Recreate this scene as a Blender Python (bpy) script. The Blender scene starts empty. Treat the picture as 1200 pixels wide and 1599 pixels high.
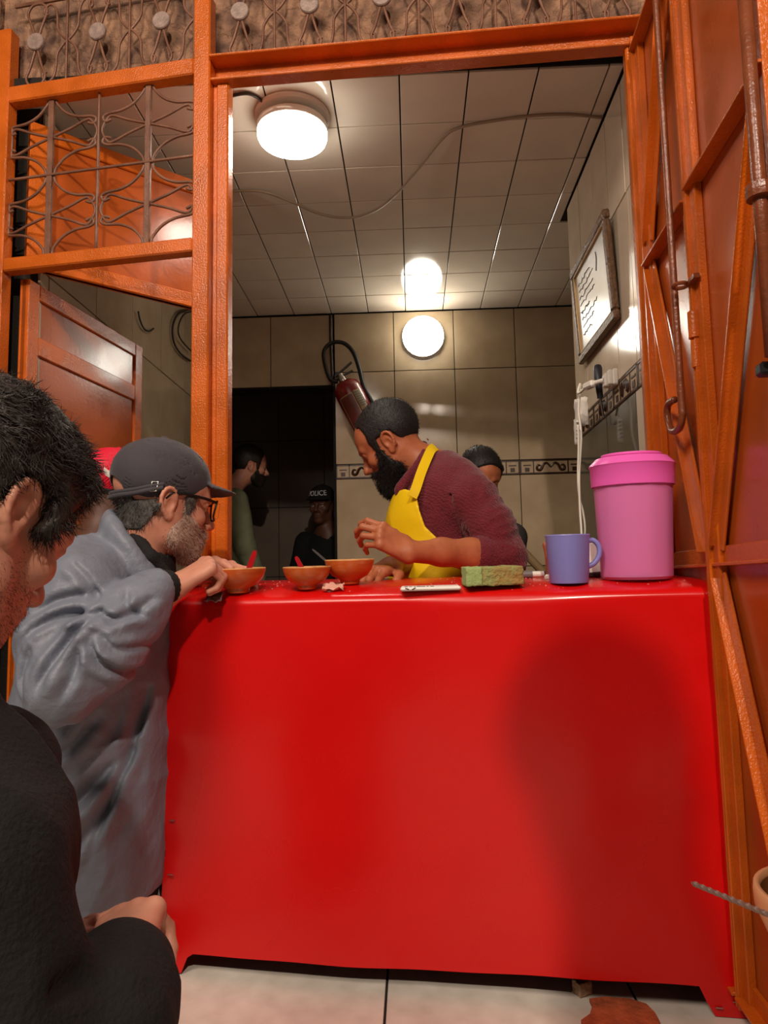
import bpy, bmesh, math, random
import numpy as np
from mathutils import Vector, Matrix
random.seed(7); RNG = np.random.default_rng(7)
C = bpy.context.scene.collection
SC = bpy.context.scene

# ------------------------------------------------------------------ camera
F_PX = 1100.0; CX, CY = 600.0, 799.5
CAM = np.array([0.0, 0.0, 0.80])
_d = np.array([645 - CX, -(911 - CY), -F_PX]); _d /= np.linalg.norm(_d)      # room depth (+Y) in camera axes
_u = np.array([390 - CX, CY + 9900, -F_PX]); _u -= _d * (_u @ _d); _u /= np.linalg.norm(_u)   # up (+Z)
_x = np.cross(_d, _u)
RC = np.stack([_x, _d, _u])            # world = RC @ camera vector
cam_data = bpy.data.cameras.new('camera')
cam_data.sensor_fit = 'VERTICAL'; cam_data.sensor_height = 24.0
cam_data.lens = 24.0 * F_PX / 1599.0
cam_data.clip_start = 0.02
cam = bpy.data.objects.new('camera', cam_data); C.objects.link(cam)
M4 = Matrix([[*RC[0], CAM[0]], [*RC[1], CAM[1]], [*RC[2], CAM[2]], [0, 0, 0, 1]])
cam.matrix_world = M4
SC.camera = cam

# ------------------------------------------------------------------ light and exposure
SC.view_settings.view_transform = 'Standard'; SC.view_settings.look = 'None'
SC.view_settings.gamma = 1.0; SC.view_settings.use_curve_mapping = False
SC.view_settings.exposure = 0.0
world = bpy.data.worlds.new('night'); SC.world = world; world.use_nodes = True
world.node_tree.nodes['Background'].inputs[0].default_value = (1.0, 0.86, 0.74, 1)
world.node_tree.nodes['Background'].inputs[1].default_value = 0.05

def area_light(name, loc, target, size, power, color, size_y=None):
    l = bpy.data.lights.new(name, 'AREA'); l.energy = power; l.color = color
    l.shape = 'RECTANGLE' if size_y else 'DISK'; l.size = size
    if size_y: l.size_y = size_y
    o = bpy.data.objects.new(name, l); C.objects.link(o)
    o.location = loc
    o.rotation_euler = (Vector(target) - Vector(loc)).to_track_quat('-Z', 'Y').to_euler()
    return o
area_light('street_lamp_light', (0.30, -1.5, 3.1), (0.05, 1.4, 0.75), 0.12, 68, (1.0, 0.84, 0.70))
area_light('street_fill_light', (-1.2, -0.7, 3.2), (0.25, 1.5, 0.95), 1.1, 66, (1.0, 0.82, 0.68))
LAMP_STRENGTH = 28.0

# ------------------------------------------------------------------ helpers
def ray(px, py):
    v = RC @ np.array([px - CX, -(py - CY), -F_PX])
    return v / v[1]
def P(px, py, Y):                      # the world point seen at a pixel of the photograph, at room depth Y
    return CAM + ray(px, py) * Y
class VPlane:                          # a vertical plane in the room: base point and heading
    def __init__(s, pt, head):
        s.p = np.array([pt[0], pt[1], 0.0]); h = np.array([head[0], head[1], 0.0]); s.t = h / np.linalg.norm(h)
        s.n = np.array([s.t[1], -s.t[0], 0.0])          # right hand of the heading
    def hit(s, px, py):                # (along, height) of the point of the plane seen at a pixel
        r = ray(px, py); k = ((s.p - CAM) @ s.n) / (r @ s.n); q = CAM + r * k
        return float((q - s.p) @ s.t), float(q[2])
    def at(s, a, z, off=0.0):
        return s.p + s.t * a + np.array([0, 0, z]) + s.n * off
    def mat(s):                        # local x = heading, y = minus normal (left of heading), z = up
        m = Matrix.Identity(4)
        for i in range(3):
            m[i][0] = s.t[i]; m[i][1] = -s.n[i]; m[i][2] = (0, 0, 1)[i]; m[i][3] = s.p[i]
        return m

BASE = {}
def thing(name, label, cat, loc=(0, 0, 0), group=None):
    o = bpy.data.objects.new(name, None); C.objects.link(o); o.empty_display_size = 0.1
    o.location = [float(v) for v in loc]
    o['label'] = label; o['category'] = cat
    if group: o['group'] = group
    BASE[o.name] = np.array([float(v) for v in loc])
    return o
def tag(o, label, cat, group=None):
    o['label'] = label; o['category'] = cat
    if group: o['group'] = group
    return o
def link_mesh(name, me, mat, parent=None, smooth=False, base=None):
    o = bpy.data.objects.new(name, me); C.objects.link(o)
    if mat is not None: me.materials.append(mat)
    if smooth:
        me.polygons.foreach_set('use_smooth', [True] * len(me.polygons))
    if parent is not None:
        o.parent = parent; b = BASE.get(parent.name, np.zeros(3)); BASE[o.name] = b
        if np.any(b): me.transform(Matrix.Translation(Vector(-b)))
    else:
        b = np.zeros(3) if base is None else np.array([float(v) for v in base])
        BASE[o.name] = b
        if np.any(b):
            me.transform(Matrix.Translation(Vector(-b))); o.location = b
    return o
def rotm(axis, deg): return np.array(Matrix.Rotation(math.radians(deg), 3, axis))

class MB:
    """collects shapes and links them as ONE mesh object"""
    def __init__(s, M=None): s.v = []; s.f = []; s.n = 0; s.M = M
    def add(s, vs, fs):
        vs = np.asarray(vs, float); s.v.append(vs); s.f += [tuple(i + s.n for i in f) for f in fs]; s.n += len(vs); return s
    def box(s, c, h, R=None, bev=0.0):
        c = np.array(c, float); h = np.array(h, float); b = min(bev, 0.49 * min(h) * 2 * 0.9)
        if b <= 0:
            vs = np.array([[x, y, z] for x in (-1, 1) for y in (-1, 1) for z in (-1, 1)], float) * h
            fs = [(0, 1, 3, 2), (4, 6, 7, 5), (0, 4, 5, 1), (2, 3, 7, 6), (0, 2, 6, 4), (1, 5, 7, 3)]
        else:
            vs = []; idx = {}
            for sx in (-1, 1):
                for sy in (-1, 1):
                    for sz in (-1, 1):
                        for a in range(3):
                            q = np.array([sx * h[0], sy * h[1], sz * h[2]])
                            for k in range(3):
                                if k != a: q[k] -= (sx, sy, sz)[k] * b
                            idx[(sx, sy, sz, a)] = len(vs); vs.append(q)
            fs = []
            for a in range(3):
                o1, o2 = (a + 1) % 3, (a + 2) % 3
                for sg in (-1, 1):
                    r = []
                    for (p, q) in ((-1, -1), (1, -1), (1, 1), (-1, 1)):
                        t = [0, 0, 0]; t[a] = sg; t[o1] = p; t[o2] = q; r.append(idx[(*t, a)])
                    fs.append(tuple(r if sg > 0 else r[::-1]))
                for p in (-1, 1):
                    for q in (-1, 1):
                        t0 = [0, 0, 0]; t1 = [0, 0, 0]; t0[a] = -1; t1[a] = 1
                        for t in (t0, t1): t[o1] = p; t[o2] = q
                        r = [idx[(*t0, o1)], idx[(*t1, o1)], idx[(*t1, o2)], idx[(*t0, o2)]]
                        fs.append(tuple(r if p * q > 0 else r[::-1]))
            for sx in (-1, 1):
                for sy in (-1, 1):
                    for sz in (-1, 1):
                        r = [idx[(sx, sy, sz, a)] for a in range(3)]
                        fs.append(tuple(r if sx * sy * sz > 0 else r[::-1]))
            vs = np.array(vs)
        if R is not None: vs = vs @ np.asarray(R).T
        return s.add(vs + c, fs)
    def bar(s, a, b, w, d, up=(0, 0, 1), bev=0.0):       # a box from a to b, w wide, d deep
        a = np.array(a, float); b = np.array(b, float); t = b - a; L = np.linalg.norm(t); t /= L
        u = np.array(up, float); x = np.cross(t, u); x /= np.linalg.norm(x); u = np.cross(x, t)
        return s.box((a + b) / 2, (w / 2, L / 2, d / 2), np.stack([x, t, u], 1), bev)
    def tube(s, pts, r, n=8, cap=True, closed=False):
        pts = np.asarray(pts, float); m = len(pts); rr = np.full(m, r) if np.isscalar(r) else np.asarray(r, float)
        tg = np.zeros_like(pts)
        if closed: tg = np.roll(pts, -1, 0) - np.roll(pts, 1, 0)
        else:
            tg[1:-1] = pts[2:] - pts[:-2]; tg[0] = pts[1] - pts[0]; tg[-1] = pts[-1] - pts[-2]
        tg /= np.linalg.norm(tg, axis=1)[:, None] + 1e-12
        nrm = np.cross(tg[0], [0, 0, 1.0])
        if np.linalg.norm(nrm) < 1e-3: nrm = np.cross(tg[0], [1.0, 0, 0])
        vs = []
        for i in range(m):
            nrm = nrm - tg[i] * (nrm @ tg[i]); nrm /= np.linalg.norm(nrm) + 1e-12; bi = np.cross(tg[i], nrm)
            for k in range(n):
                a = 2 * math.pi * k / n; vs.append(pts[i] + rr[i] * (math.cos(a) * nrm + math.sin(a) * bi))
        fs = []
        for i in range(m if closed else m - 1):
            j = (i + 1) % m
            for k in range(n):
                l = (k + 1) % n; fs.append((i * n + k, i * n + l, j * n + l, j * n + k))
        if cap and not closed: fs += [tuple(range(n))[::-1], tuple((m - 1) * n + k for k in range(n))]
        return s.add(vs, fs)
    def lathe(s, prof, n=32, c=(0, 0, 0), R=None, cap0=True, cap1=True):
        vs = []; fs = []; m = len(prof)
        for (r, z) in prof:
            for k in range(n):
                a = 2 * math.pi * k / n; vs.append((r * math.cos(a), r * math.sin(a), z))
        for i in range(m - 1):
            for k in range(n):
                l = (k + 1) % n; fs.append((i * n + k, i * n + l, (i + 1) * n + l, (i + 1) * n + k))
        if cap0: fs.append(tuple(range(n))[::-1])
        if cap1: fs.append(tuple((m - 1) * n + k for k in range(n)))
        vs = np.array(vs)
        if R is not None: vs = vs @ np.asarray(R).T
        return s.add(vs + np.array(c, float), fs)
    def prism(s, poly, y0, y1, fx=None):                  # polygon in (x, z) carried from y0 to y1
        n = len(poly); vs = [(p[0], y0, p[1]) for p in poly] + [(p[0], y1, p[1]) for p in poly]
        fs = [tuple(range(n)), tuple(range(2 * n - 1, n - 1, -1))] + [(i, n + i, n + (i + 1) % n, (i + 1) % n) for i in range(n)]
        vs = np.array(vs, float)
        if fx is not None: vs = np.array([fx(v) for v in vs])
        return s.add(vs, fs)
    def ball(s, c, r, n=12, R=None):
        rr = np.array([r] * 3 if np.isscalar(r) else r, float); prof = [(math.sin(math.pi * i / n), -math.cos(math.pi * i / n)) for i in range(n + 1)]
        prof[0] = (0.02, -1); prof[-1] = (0.02, 1); k0 = s.n
        t = MB(); t.lathe(prof, n * 2); v = t.v[0] * rr
        if R is not None: v = v @ np.asarray(R).T
        return s.add(v + np.array(c, float), t.f)
    def mesh(s, name):
        me = bpy.data.meshes.new(name); v = np.concatenate(s.v)
        me.from_pydata(v.tolist(), [], s.f)
        if s.M is not None: me.transform(s.M)
        me.validate(); me.update(); return me
    def build(s, name, mat, parent=None, smooth=False, base=None, angle=None):
        me = s.mesh(name); o = link_mesh(name, me, mat, parent, smooth or angle is not None, base)
        if angle is not None: sharp(me, angle)
        return o
def sharp(me, deg):
    bm = bmesh.new(); bm.from_mesh(me); bmesh.ops.recalc_face_normals(bm, faces=bm.faces)
    for e in bm.edges:
        if len(e.link_faces) == 2 and e.calc_face_angle(0) > math.radians(deg): e.smooth = False
    bm.to_mesh(me); bm.free()
def spline(pts, n=8, closed=False):                       # Catmull-Rom
    p = np.asarray(pts, float); m = len(p); out = []
    rng = range(m) if closed else range(m - 1)
    for i in rng:
        if closed: a, b, c, d = p[(i - 1) % m], p[i], p[(i + 1) % m], p[(i + 2) % m]
        else: a, b, c, d = p[max(i - 1, 0)], p[i], p[i + 1], p[min(i + 2, m - 1)]
        for k in range(n):
            t = k / n
            out.append(0.5 * (2 * b + (c - a) * t + (2 * a - 5 * b + 4 * c - d) * t * t + (3 * b - a - 3 * c + d) * t ** 3))
    if not closed: out.append(p[-1])
    return np.array(out)

# ------------------------------------------------------------------ materials
def srgb(r, g, b):
    f = lambda c: (c / 255 / 12.92) if c / 255 <= 0.04045 else ((c / 255 + 0.055) / 1.055) ** 2.4
    return (f(r), f(g), f(b), 1.0)
def mat(name, col, rough=0.5, metal=0.0, var=0.0, vscale=8.0, col2=None, bump=0.0, bscale=60.0, bdet=3.0, spec=0.5, coat=0.0,
        trans=0.0, ior=1.45, emit=None, estr=0.0, sss=0.0, rvar=0.0, sheen=0.0, objvar=0.0, dist=0.02, stretch=None, wave=None):
    m = bpy.data.materials.new(name); m.use_nodes = True; nt = m.node_tree; N = nt.nodes; L = nt.links
    b = N['Principled BSDF']
    if len(col) == 3: col = srgb(*col)
    b.inputs['Base Color'].default_value = col; b.inputs['Roughness'].default_value = rough; b.inputs['Metallic'].default_value = metal
    b.inputs['Specular IOR Level'].default_value = spec; b.inputs['Coat Weight'].default_value = coat; b.inputs['Coat Roughness'].default_value = 0.12
    b.inputs['Transmission Weight'].default_value = trans; b.inputs['IOR'].default_value = ior
    if sss: b.inputs['Subsurface Weight'].default_value = sss; b.inputs['Subsurface Radius'].default_value = (0.012, 0.005, 0.003); b.inputs['Subsurface Scale'].default_value = 0.6
    if sheen: b.inputs['Sheen Weight'].default_value = sheen; b.inputs['Sheen Roughness'].default_value = 0.4
    if emit is not None: b.inputs['Emission Color'].default_value = emit; b.inputs['Emission Strength'].default_value = estr
    tc = N.new('ShaderNodeTexCoord'); src = tc.outputs['Object']
    if stretch:
        mp = N.new('ShaderNodeMapping'); mp.inputs['Scale'].default_value = stretch; L.new(src, mp.inputs[0]); src = mp.outputs[0]
    colsock = None
    if var or col2 or rvar:
        nz = N.new('ShaderNodeTexNoise'); nz.inputs['Scale'].default_value = vscale; nz.inputs['Detail'].default_value = 5.0; L.new(src, nz.inputs['Vector'])
        rp = N.new('ShaderNodeValToRGB'); rp.color_ramp.elements[0].position = 0.3; rp.color_ramp.elements[1].position = 0.7
        c = np.array(col[:3]); 
        if col2 is not None:
            e0 = col; e1 = srgb(*col2) if len(col2) == 3 else col2
        else:
            e0 = (*np.clip(c * (1 - var), 0, 1), 1); e1 = (*np.clip(c * (1 + var), 0, 1), 1)
        rp.color_ramp.elements[0].color = e0; rp.color_ramp.elements[1].color = e1
        L.new(nz.outputs['Fac'], rp.inputs[0]); colsock = rp.outputs[0]
        if rvar:
            mr = N.new('ShaderNodeMapRange'); mr.inputs['To Min'].default_value = max(0, rough - rvar); mr.inputs['To Max'].default_value = min(1, rough + rvar)
            mr.inputs['From Min'].default_value = 0.3; mr.inputs['From Max'].default_value = 0.7
            L.new(nz.outputs['Fac'], mr.inputs[0]); L.new(mr.outputs[0], b.inputs['Roughness'])
    if objvar:
        oi = N.new('ShaderNodeObjectInfo'); hs = N.new('ShaderNodeHueSaturation')
        mr = N.new('ShaderNodeMapRange'); mr.inputs['To Min'].default_value = 1 - objvar; mr.inputs['To Max'].default_value = 1 + objvar
        L.new(oi.outputs['Random'], mr.inputs[0]); L.new(mr.outputs[0], hs.inputs['Value'])
        if colsock: L.new(colsock, hs.inputs['Color'])
        else: hs.inputs['Color'].default_value = col
        colsock = hs.outputs[0]
    if colsock: L.new(colsock, b.inputs['Base Color'])
    if bump:
        nb = N.new('ShaderNodeTexNoise'); nb.inputs['Scale'].default_value = bscale; nb.inputs['Detail'].default_value = bdet; L.new(src, nb.inputs['Vector'])
        bp = N.new('ShaderNodeBump'); bp.inputs['Strength'].default_value = bump; bp.inputs['Distance'].default_value = dist
        h = nb.outputs['Fac']
        if wave:
            w = N.new('ShaderNodeTexWave'); w.inputs['Scale'].default_value = wave[0]; w.bands_direction = wave[1]; w.inputs['Distortion'].default_value = wave[2]
            w.inputs['Detail'].default_value = 1.0
            L.new(tc.outputs['Object'], w.inputs['Vector']); ad = N.new('ShaderNodeMath'); ad.operation = 'MULTIPLY_ADD'
            L.new(w.outputs['Fac'], ad.inputs[0]); ad.inputs[1].default_value = wave[3]; L.new(h, ad.inputs[2]); h = ad.outputs[0]
        L.new(h, bp.inputs['Height']); L.new(bp.outputs[0], b.inputs['Normal'])
    return m
# ------------------------------------------------------------------ materials of the place
M = {}
M['orange'] = mat('orange_enamel', (200, 96, 22), 0.25, var=0.2, vscale=9, bump=0.35, bscale=230, bdet=3, dist=0.004, rvar=0.1, coat=0.25)
M['orange_sheet'] = mat('orange_enamel_sheet', (174, 80, 26), 0.28, var=0.25, vscale=4, bump=0.1, bscale=90, bdet=2, dist=0.003, rvar=0.1, coat=0.2)
M['iron'] = mat('brown_iron', (104, 66, 48), 0.42, var=0.4, vscale=18, bump=0.4, bscale=180, dist=0.003, col2=(138, 96, 74))
M['disc'] = mat('iron_disc', (150, 128, 118), 0.4, var=0.25, vscale=60, bump=0.5, bscale=150, dist=0.003)
M['rod'] = mat('brown_painted_rod', (120, 62, 34), 0.3, var=0.2, vscale=20, bump=0.35, bscale=140, dist=0.003)
M['plaster'] = mat('rough_dusty_plaster', (92, 68, 58), 0.9, vscale=16, bump=1.0, bscale=22, bdet=8, dist=0.05, col2=(176, 134, 104))
M['black_void'] = mat('shade_black', (14, 12, 11), 0.9)  # black painted in for the shade of slot, doorway and corridor
M['grout'] = mat('dark_grout', (34, 28, 22), 0.9, bump=0.3, bscale=150)
M['ceil_tile'] = mat('ceiling_tile_glaze', (216, 203, 186), 0.09, var=0.05, vscale=5, objvar=0.035, bump=0.02, bscale=9, dist=0.004)
M['wall_tile'] = mat('wall_tile_glaze', (184, 166, 138), 0.13, vscale=7, col2=(168, 148, 120), objvar=0.05, bump=0.025, bscale=10, dist=0.004)
M['corridor_tile'] = mat('corridor_tile', (104, 90, 78), 0.3, var=0.1, vscale=6)  # wall tile darkened in its colour to give the corridor its shade
M['wall_tile_pale'] = mat('pale_wall_tile_glaze', (214, 200, 178), 0.12, vscale=6, col2=(200, 182, 160), objvar=0.04, bump=0.025, bscale=10, dist=0.004)
M['olive_tile'] = mat('dark_olive_tile', (72, 70, 56), 0.07, vscale=8, col2=(64, 62, 50), objvar=0.05)
M['band_tile'] = mat('border_tile', (186, 164, 136), 0.2, var=0.15, vscale=40)
M['band_motif'] = mat('border_tile_brown', (58, 36, 24), 0.35, var=0.3, vscale=50)
M['floor_tile'] = mat('floor_tile', (234, 226, 214), 0.3, vscale=16, col2=(212, 202, 188), objvar=0.03, bump=0.05, bscale=30, dist=0.003)
M['lamp'] = mat('lamp_diffuser', (255, 255, 255), 0.4, emit=(1.0, 0.93, 0.80, 1), estr=LAMP_STRENGTH)
M['lamp_rim'] = mat('lamp_rim_white', (225, 222, 214), 0.4)
M['cable_dark'] = mat('dark_cable', (46, 34, 28), 0.5)
M['cable_pale'] = mat('pale_cable', (150, 128, 104), 0.5)
M['cable_white'] = mat('white_cable', (226, 220, 206), 0.4)
M['white_plastic'] = mat('white_plastic', (226, 222, 212), 0.35)
M['black_plastic'] = mat('black_plastic', (18, 17, 17), 0.4)
M['black_rubber'] = mat('black_rubber', (15, 14, 14), 0.45)
M['steel'] = mat('steel', (190, 188, 184), 0.25, metal=1.0)

def struct(o): o['kind'] = 'structure'; return o
TILE_MESH = {}; TILE_M = {}
def tile(parent, name, c, size, axis, m, t=0.008, bev=0.0012, tilt=0.0015):
    """one ceramic tile; size = (across, up); axis = the direction it faces"""
    key = (round(size[0], 3), round(size[1], 3), t, m.name)
    if key not in TILE_MESH:
        me = MB().box((0, 0, 0), (size[0] / 2, size[1] / 2, t / 2), bev=bev).mesh('tile'); me.materials.append(m); TILE_MESH[key] = me
    o = bpy.data.objects.new(name, TILE_MESH[key]); C.objects.link(o); o.parent = parent
    z = Vector(axis); up = Vector((0, 0, 1)) if abs(z.z) < 0.5 else Vector((0, 1, 0)); x = up.cross(z).normalized(); y = z.cross(x)
    R = Matrix((x, y, z)).transposed().to_4x4()
    J = Matrix.Rotation(random.uniform(-tilt, tilt), 4, 'X') @ Matrix.Rotation(random.uniform(-tilt, tilt), 4, 'Y')
    m4 = Matrix.Translation(Vector([float(v) for v in c])) @ R @ J; o.matrix_local = m4; TILE_M[o.name] = m4
    return o
def tile_run(parent, us, vs, place, axis, m, gap=0.004, skip=None, name='tile', jit=0.0006):
    for i in range(len(us) - 1):
        for j in range(len(vs) - 1):
            if skip and skip((us[i] + us[i + 1]) / 2, (vs[j] + vs[j + 1]) / 2): continue
            c = np.array(place((us[i] + us[i + 1]) / 2, (vs[j] + vs[j + 1]) / 2)) + np.array(axis) * random.uniform(-jit, jit)
            tile(parent, name, c, (us[i + 1] - us[i] - gap, vs[j + 1] - vs[j] - gap), axis, m)

# plan of the place: the room faces +Y, the shop front is turned a few degrees against it
FR = VPlane((0.0, 1.788), (math.cos(math.radians(7.8)), -math.sin(math.radians(7.8))))     # heading to the right; its normal looks at the street
ZC = 2.30; YB = 3.77; XR = 0.66; XL = -1.12
GATE_L = FR.hit(6, 600)[0]

# ------------------------------------------------------------------ floor
fl = struct(MB().box((0.2, 1.4, -0.03), (2.4, 4.2, 0.03 - 0.004)).build('floor', M['grout']))
fx = [-0.071 + 0.48 * k for k in range(-4, 5)]; fy = [1.33 + 0.48 * k for k in range(-7, 9)]
tile_run(fl, fx, fy, lambda u, v: (u, v, -0.004), (0, 0, 1), M['floor_tile'], gap=0.005, jit=0.0004)

# ------------------------------------------------------------------ ceiling
ce = struct(MB().box((0.15, 2.885, ZC + 0.03), (1.35, 0.935, 0.02)).build('ceiling', M['grout']))
cx = [-0.005 + 0.2065 * k for k in range(-6, 8)]; cy = [1.952 + 0.2275 * k for k in range(0, 9)]
tile_run(ce, cx, cy, lambda u, v: (u, v, ZC + 0.006), (0, 0, -1), M['ceil_tile'], gap=0.0045,
         skip=lambda u, v: u > XR and v < 2.75)
tile_run(ce, [cx[9], XR - 0.002], cy[:5], lambda u, v: (u, v, ZC + 0.006), (0, 0, -1), M['ceil_tile'], gap=0.0045, skip=lambda u, v: v > 2.75)
# black slabs paint in the shade of the slot above the door head, where the ceiling stops short
struct(MB().box((-0.1, 2.09, 2.66), (0.95, 0.06, 0.02)).box((-0.1, 2.12, 2.50), (0.95, 0.02, 0.15)).build('slot_shade', M['black_void']))

# ------------------------------------------------------------------ back wall with the dark doorway
wb = struct(MB().box((0.61, YB + 0.06, 1.15), (1.015, 0.05, 1.15)).box((-0.85, YB + 0.06, 2.095), (0.445, 0.05, 0.205)).box((-1.24, YB + 0.06, 1.15), (0.06, 0.05, 1.15)).build('wall_back', M['grout']))
bx = [-0.403, -0.074, 0.257, 0.59, 0.92, 1.25, 1.58]
put_b = lambda u, v: (u, YB + 0.004, v)
tile_run(wb, bx, [1.962, ZC - 0.004], put_b, (0, -1, 0), M['wall_tile'])
tile_run(wb, bx, [1.450, 1.962], put_b, (0, -1, 0), M['wall_tile'])
tile_run(wb, bx, [0.39, 0.88, 1.370], put_b, (0, -1, 0), M['wall_tile'])
tile_run(wb, bx, [0.0, 0.39], put_b, (0, -1, 0), M['wall_tile'])
tile_run(wb, [-1.25, -1.09, -0.758, -0.411], [1.892, ZC - 0.006], put_b, (0, -1, 0), M['wall_tile'])
def border_tile(parent, c, w, h, face, right):
    """a border tile and its raised brown fret: thin frame, square block and a leaf scroll"""
    up = np.array([0, 0, 1.0]); c = np.array(c, float); f = np.array(face, float); r = np.array(right, float)
    t = tile(parent, 'border_tile', c, (w - 0.003, h - 0.003), face, M['band_tile'])
    mb = MB(); Rm = np.stack([r, up, f], 1)
    q = lambda u, v: c + r * u + up * v + f * 0.0045
    bar = lambda u0, v0, u1, v1: mb.box(q((u0 + u1) / 2, (v0 + v1) / 2), (abs(u1 - u0) / 2, abs(v1 - v0) / 2, 0.0015), Rm)
    e = w / 2 - 0.003; k = h / 2 - 0.002
    bar(-e, k - 0.007, e, k); bar(-e, -k, e, -k + 0.007)
    for u in (-e + 0.002, -e + 0.07, e - 0.07, e - 0.002): bar(u - 0.003, -k, u + 0.003, k)
    for s in (-1, 1): bar(s * (e - 0.036) - 0.012, -k + 0.012, s * (e - 0.036) + 0.012, -0.004); bar(s * (e - 0.036) - 0.02, 0.006, s * (e - 0.036) + 0.02, 0.012)
    L = e - 0.085
    for s in (-1, 1):
        pts = [q(s * L * a, b * k) for a, b in ((0.0, -0.1), (0.25, 0.5), (0.5, 0.3), (0.7, -0.45), (0.95, -0.35), (0.9, 0.2), (0.7, 0.15))]
        mb.tube(spline(pts, 4), [0.004 + 0.004 * math.sin(math.pi * i / 24) for i in range(25)], 4)
    o = mb.build('border_motif', M['band_motif'])
    o.data.transform(TILE_M[t.name].inverted()); o.parent = t
    return t
for i in range(len(bx) - 1):
    border_tile(wb, (0.5 * (bx[i] + bx[i + 1]), YB + 0.004, 1.410), bx[i + 1] - bx[i], 0.079, (0, -1, 0), (1, 0, 0))
# dark return of the doorway
struct(MB().box((-0.408, YB + 0.055, 0.945), (0.006, 0.06, 0.945)).box((-0.85, YB + 0.055, 1.886), (0.435, 0.06, 0.006)).build('trim_2', M['black_void']))

# ------------------------------------------------------------------ corridor beyond the doorway
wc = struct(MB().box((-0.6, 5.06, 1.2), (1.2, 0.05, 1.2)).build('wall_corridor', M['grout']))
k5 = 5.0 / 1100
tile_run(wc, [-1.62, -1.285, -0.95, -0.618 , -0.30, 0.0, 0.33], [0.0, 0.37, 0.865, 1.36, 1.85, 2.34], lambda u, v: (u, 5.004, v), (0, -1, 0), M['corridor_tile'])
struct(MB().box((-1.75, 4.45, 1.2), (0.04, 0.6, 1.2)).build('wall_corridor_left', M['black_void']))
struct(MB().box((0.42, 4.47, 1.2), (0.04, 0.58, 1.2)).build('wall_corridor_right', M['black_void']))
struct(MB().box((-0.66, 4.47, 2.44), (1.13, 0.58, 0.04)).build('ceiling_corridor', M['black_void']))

# ------------------------------------------------------------------ left wall of the room
wl = struct(MB().box((XL - 0.06, 2.92, 1.15), (0.05, 0.90, 1.15)).build('wall_left', M['grout']))
ly = [2.03, 2.085, 2.415, 2.745, 3.075, 3.405, 3.74]
zl1 = VPlane((XL, 0), (0, 1)).hit(220, 553)[1]
tile_run(wl, ly, [0.0, 0.36, 0.70, 1.22, zl1, ZC - 0.005], lambda u, v: (XL - 0.004, u, v), (1, 0, 0), M['wall_tile'])

# ------------------------------------------------------------------ right wall: it stops at Y = 2.75, the room goes on behind it
wr = struct(MB().box((XR + 0.07, 2.245, 1.15), (0.06, 0.49, 1.15)).build('wall_right', M['grout']))
put_r = lambda u, v: (XR + 0.004, u, v)
tile_run(wr, [1.757, 1.86, 2.015, 2.19, 2.37, 2.56, 2.742], [1.944, ZC - 0.005], put_r, (-1, 0, 0), M['wall_tile_pale'])
tile_run(wr, [1.757, 1.86, 2.0, 2.17, 2.357, 2.55, 2.742], [1.420, 1.944], put_r, (-1, 0, 0), M['wall_tile_pale'])
tile_run(wr, [1.757, 1.86, 2.03], [0.0, 0.42, 0.87, 1.343], put_r, (-1, 0, 0), M['wall_tile_pale'])
tile_run(wr, [2.03, 2.34, 2.742], [0.0, 0.42, 0.87, 1.343], put_r, (-1, 0, 0), M['olive_tile'])
for y0, y1 in ((1.757, 2.0), (2.0, 2.245), (2.245, 2.493), (2.493, 2.742)):
    border_tile(wr, (XR + 0.004, (y0 + y1) / 2, 1.3815), y1 - y0, 0.076, (-1, 0, 0), (0, -1, 0))
tile_run(wr, [XR + 0.008, XR + 0.128], [0.0, 0.42, 0.87, 1.343, 1.944, ZC - 0.005], lambda u, v: (u, 2.744, v), (0, 1, 0), M['wall_tile_pale'])
wf = struct(MB().box((1.62, 3.3, 1.15), (0.05, 0.6, 1.15)).box((1.18, 2.72, 1.15), (0.39, 0.02, 1.15)).build('wall_far_right', M['wall_tile']))

# ------------------------------------------------------------------ wall above the shop front, behind the transom scrolls, and beside it
struct(MB(FR.mat()).box((GATE_L - 0.33, 0.06, 1.3), (0.25, 0.05, 1.35), bev=0.004).build('wall_front_left', M['plaster']))
# ------------------------------------------------------------------ orange steel frame of the shop front
FM = FR.mat()
fa = lambda px, py: FR.hit(px, py)[0]
fz = lambda px, py: FR.hit(px, py)[1]
aP0, aP1, aJ0, aJ1 = fa(303, 600), fa(330, 600), fa(337, 600), fa(356, 600)
aR = fa(1008, 680); aL0 = fa(-12, 420); aL1 = fa(11, 420)
zR0, zR1 = fz(150, 413), fz(150, 392)
zT0, zT1 = fz(150, 147), fz(150, 122)
zHl0, zHl1, zHr0, zHr1 = fz(331, 131), fz(331, 99), fz(965, 73), fz(965, 46)
kH = 0.5 * (zHr0 - zHl0 + zHr1 - zHl1) / (fa(965, 60) - fa(331, 115)); zH0, zH1 = zHl0, zHl1      # the header hangs a little out of level
SHE = Matrix(((1, 0, 0, 0), (0, 1, 0, 0), (kH, 0, 1, -kH * fa(331, 115)), (0, 0, 0, 1)))
frame = thing('gate_frame', 'orange painted steel frame of the shop front with its square post and header', 'frame', FR.at(aP0, 0))
def fbox(x0, x1, y0, y1, z0, z1, name, bev=0.004, par=frame, m=None):
    return MB(FM).box(((x0 + x1) / 2, (y0 + y1) / 2, (z0 + z1) / 2), ((x1 - x0) / 2, (y1 - y0) / 2, (z1 - z0) / 2), bev=bev).build(name, m or M['orange'], par)
struct(MB(FM @ SHE).box((-0.375, 0.075, zHl1 + 0.32), (1.125, 0.03, 0.32), bev=0.004).build('wall_front', M['plaster']))
fbox(aP0, aP1, -0.022, 0.022, 0, 2.5, 'post')
fbox(aP1 - 0.002, aJ0 + 0.004, 0.002, 0.03, 0, zH0, 'post_rebate')
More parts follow.
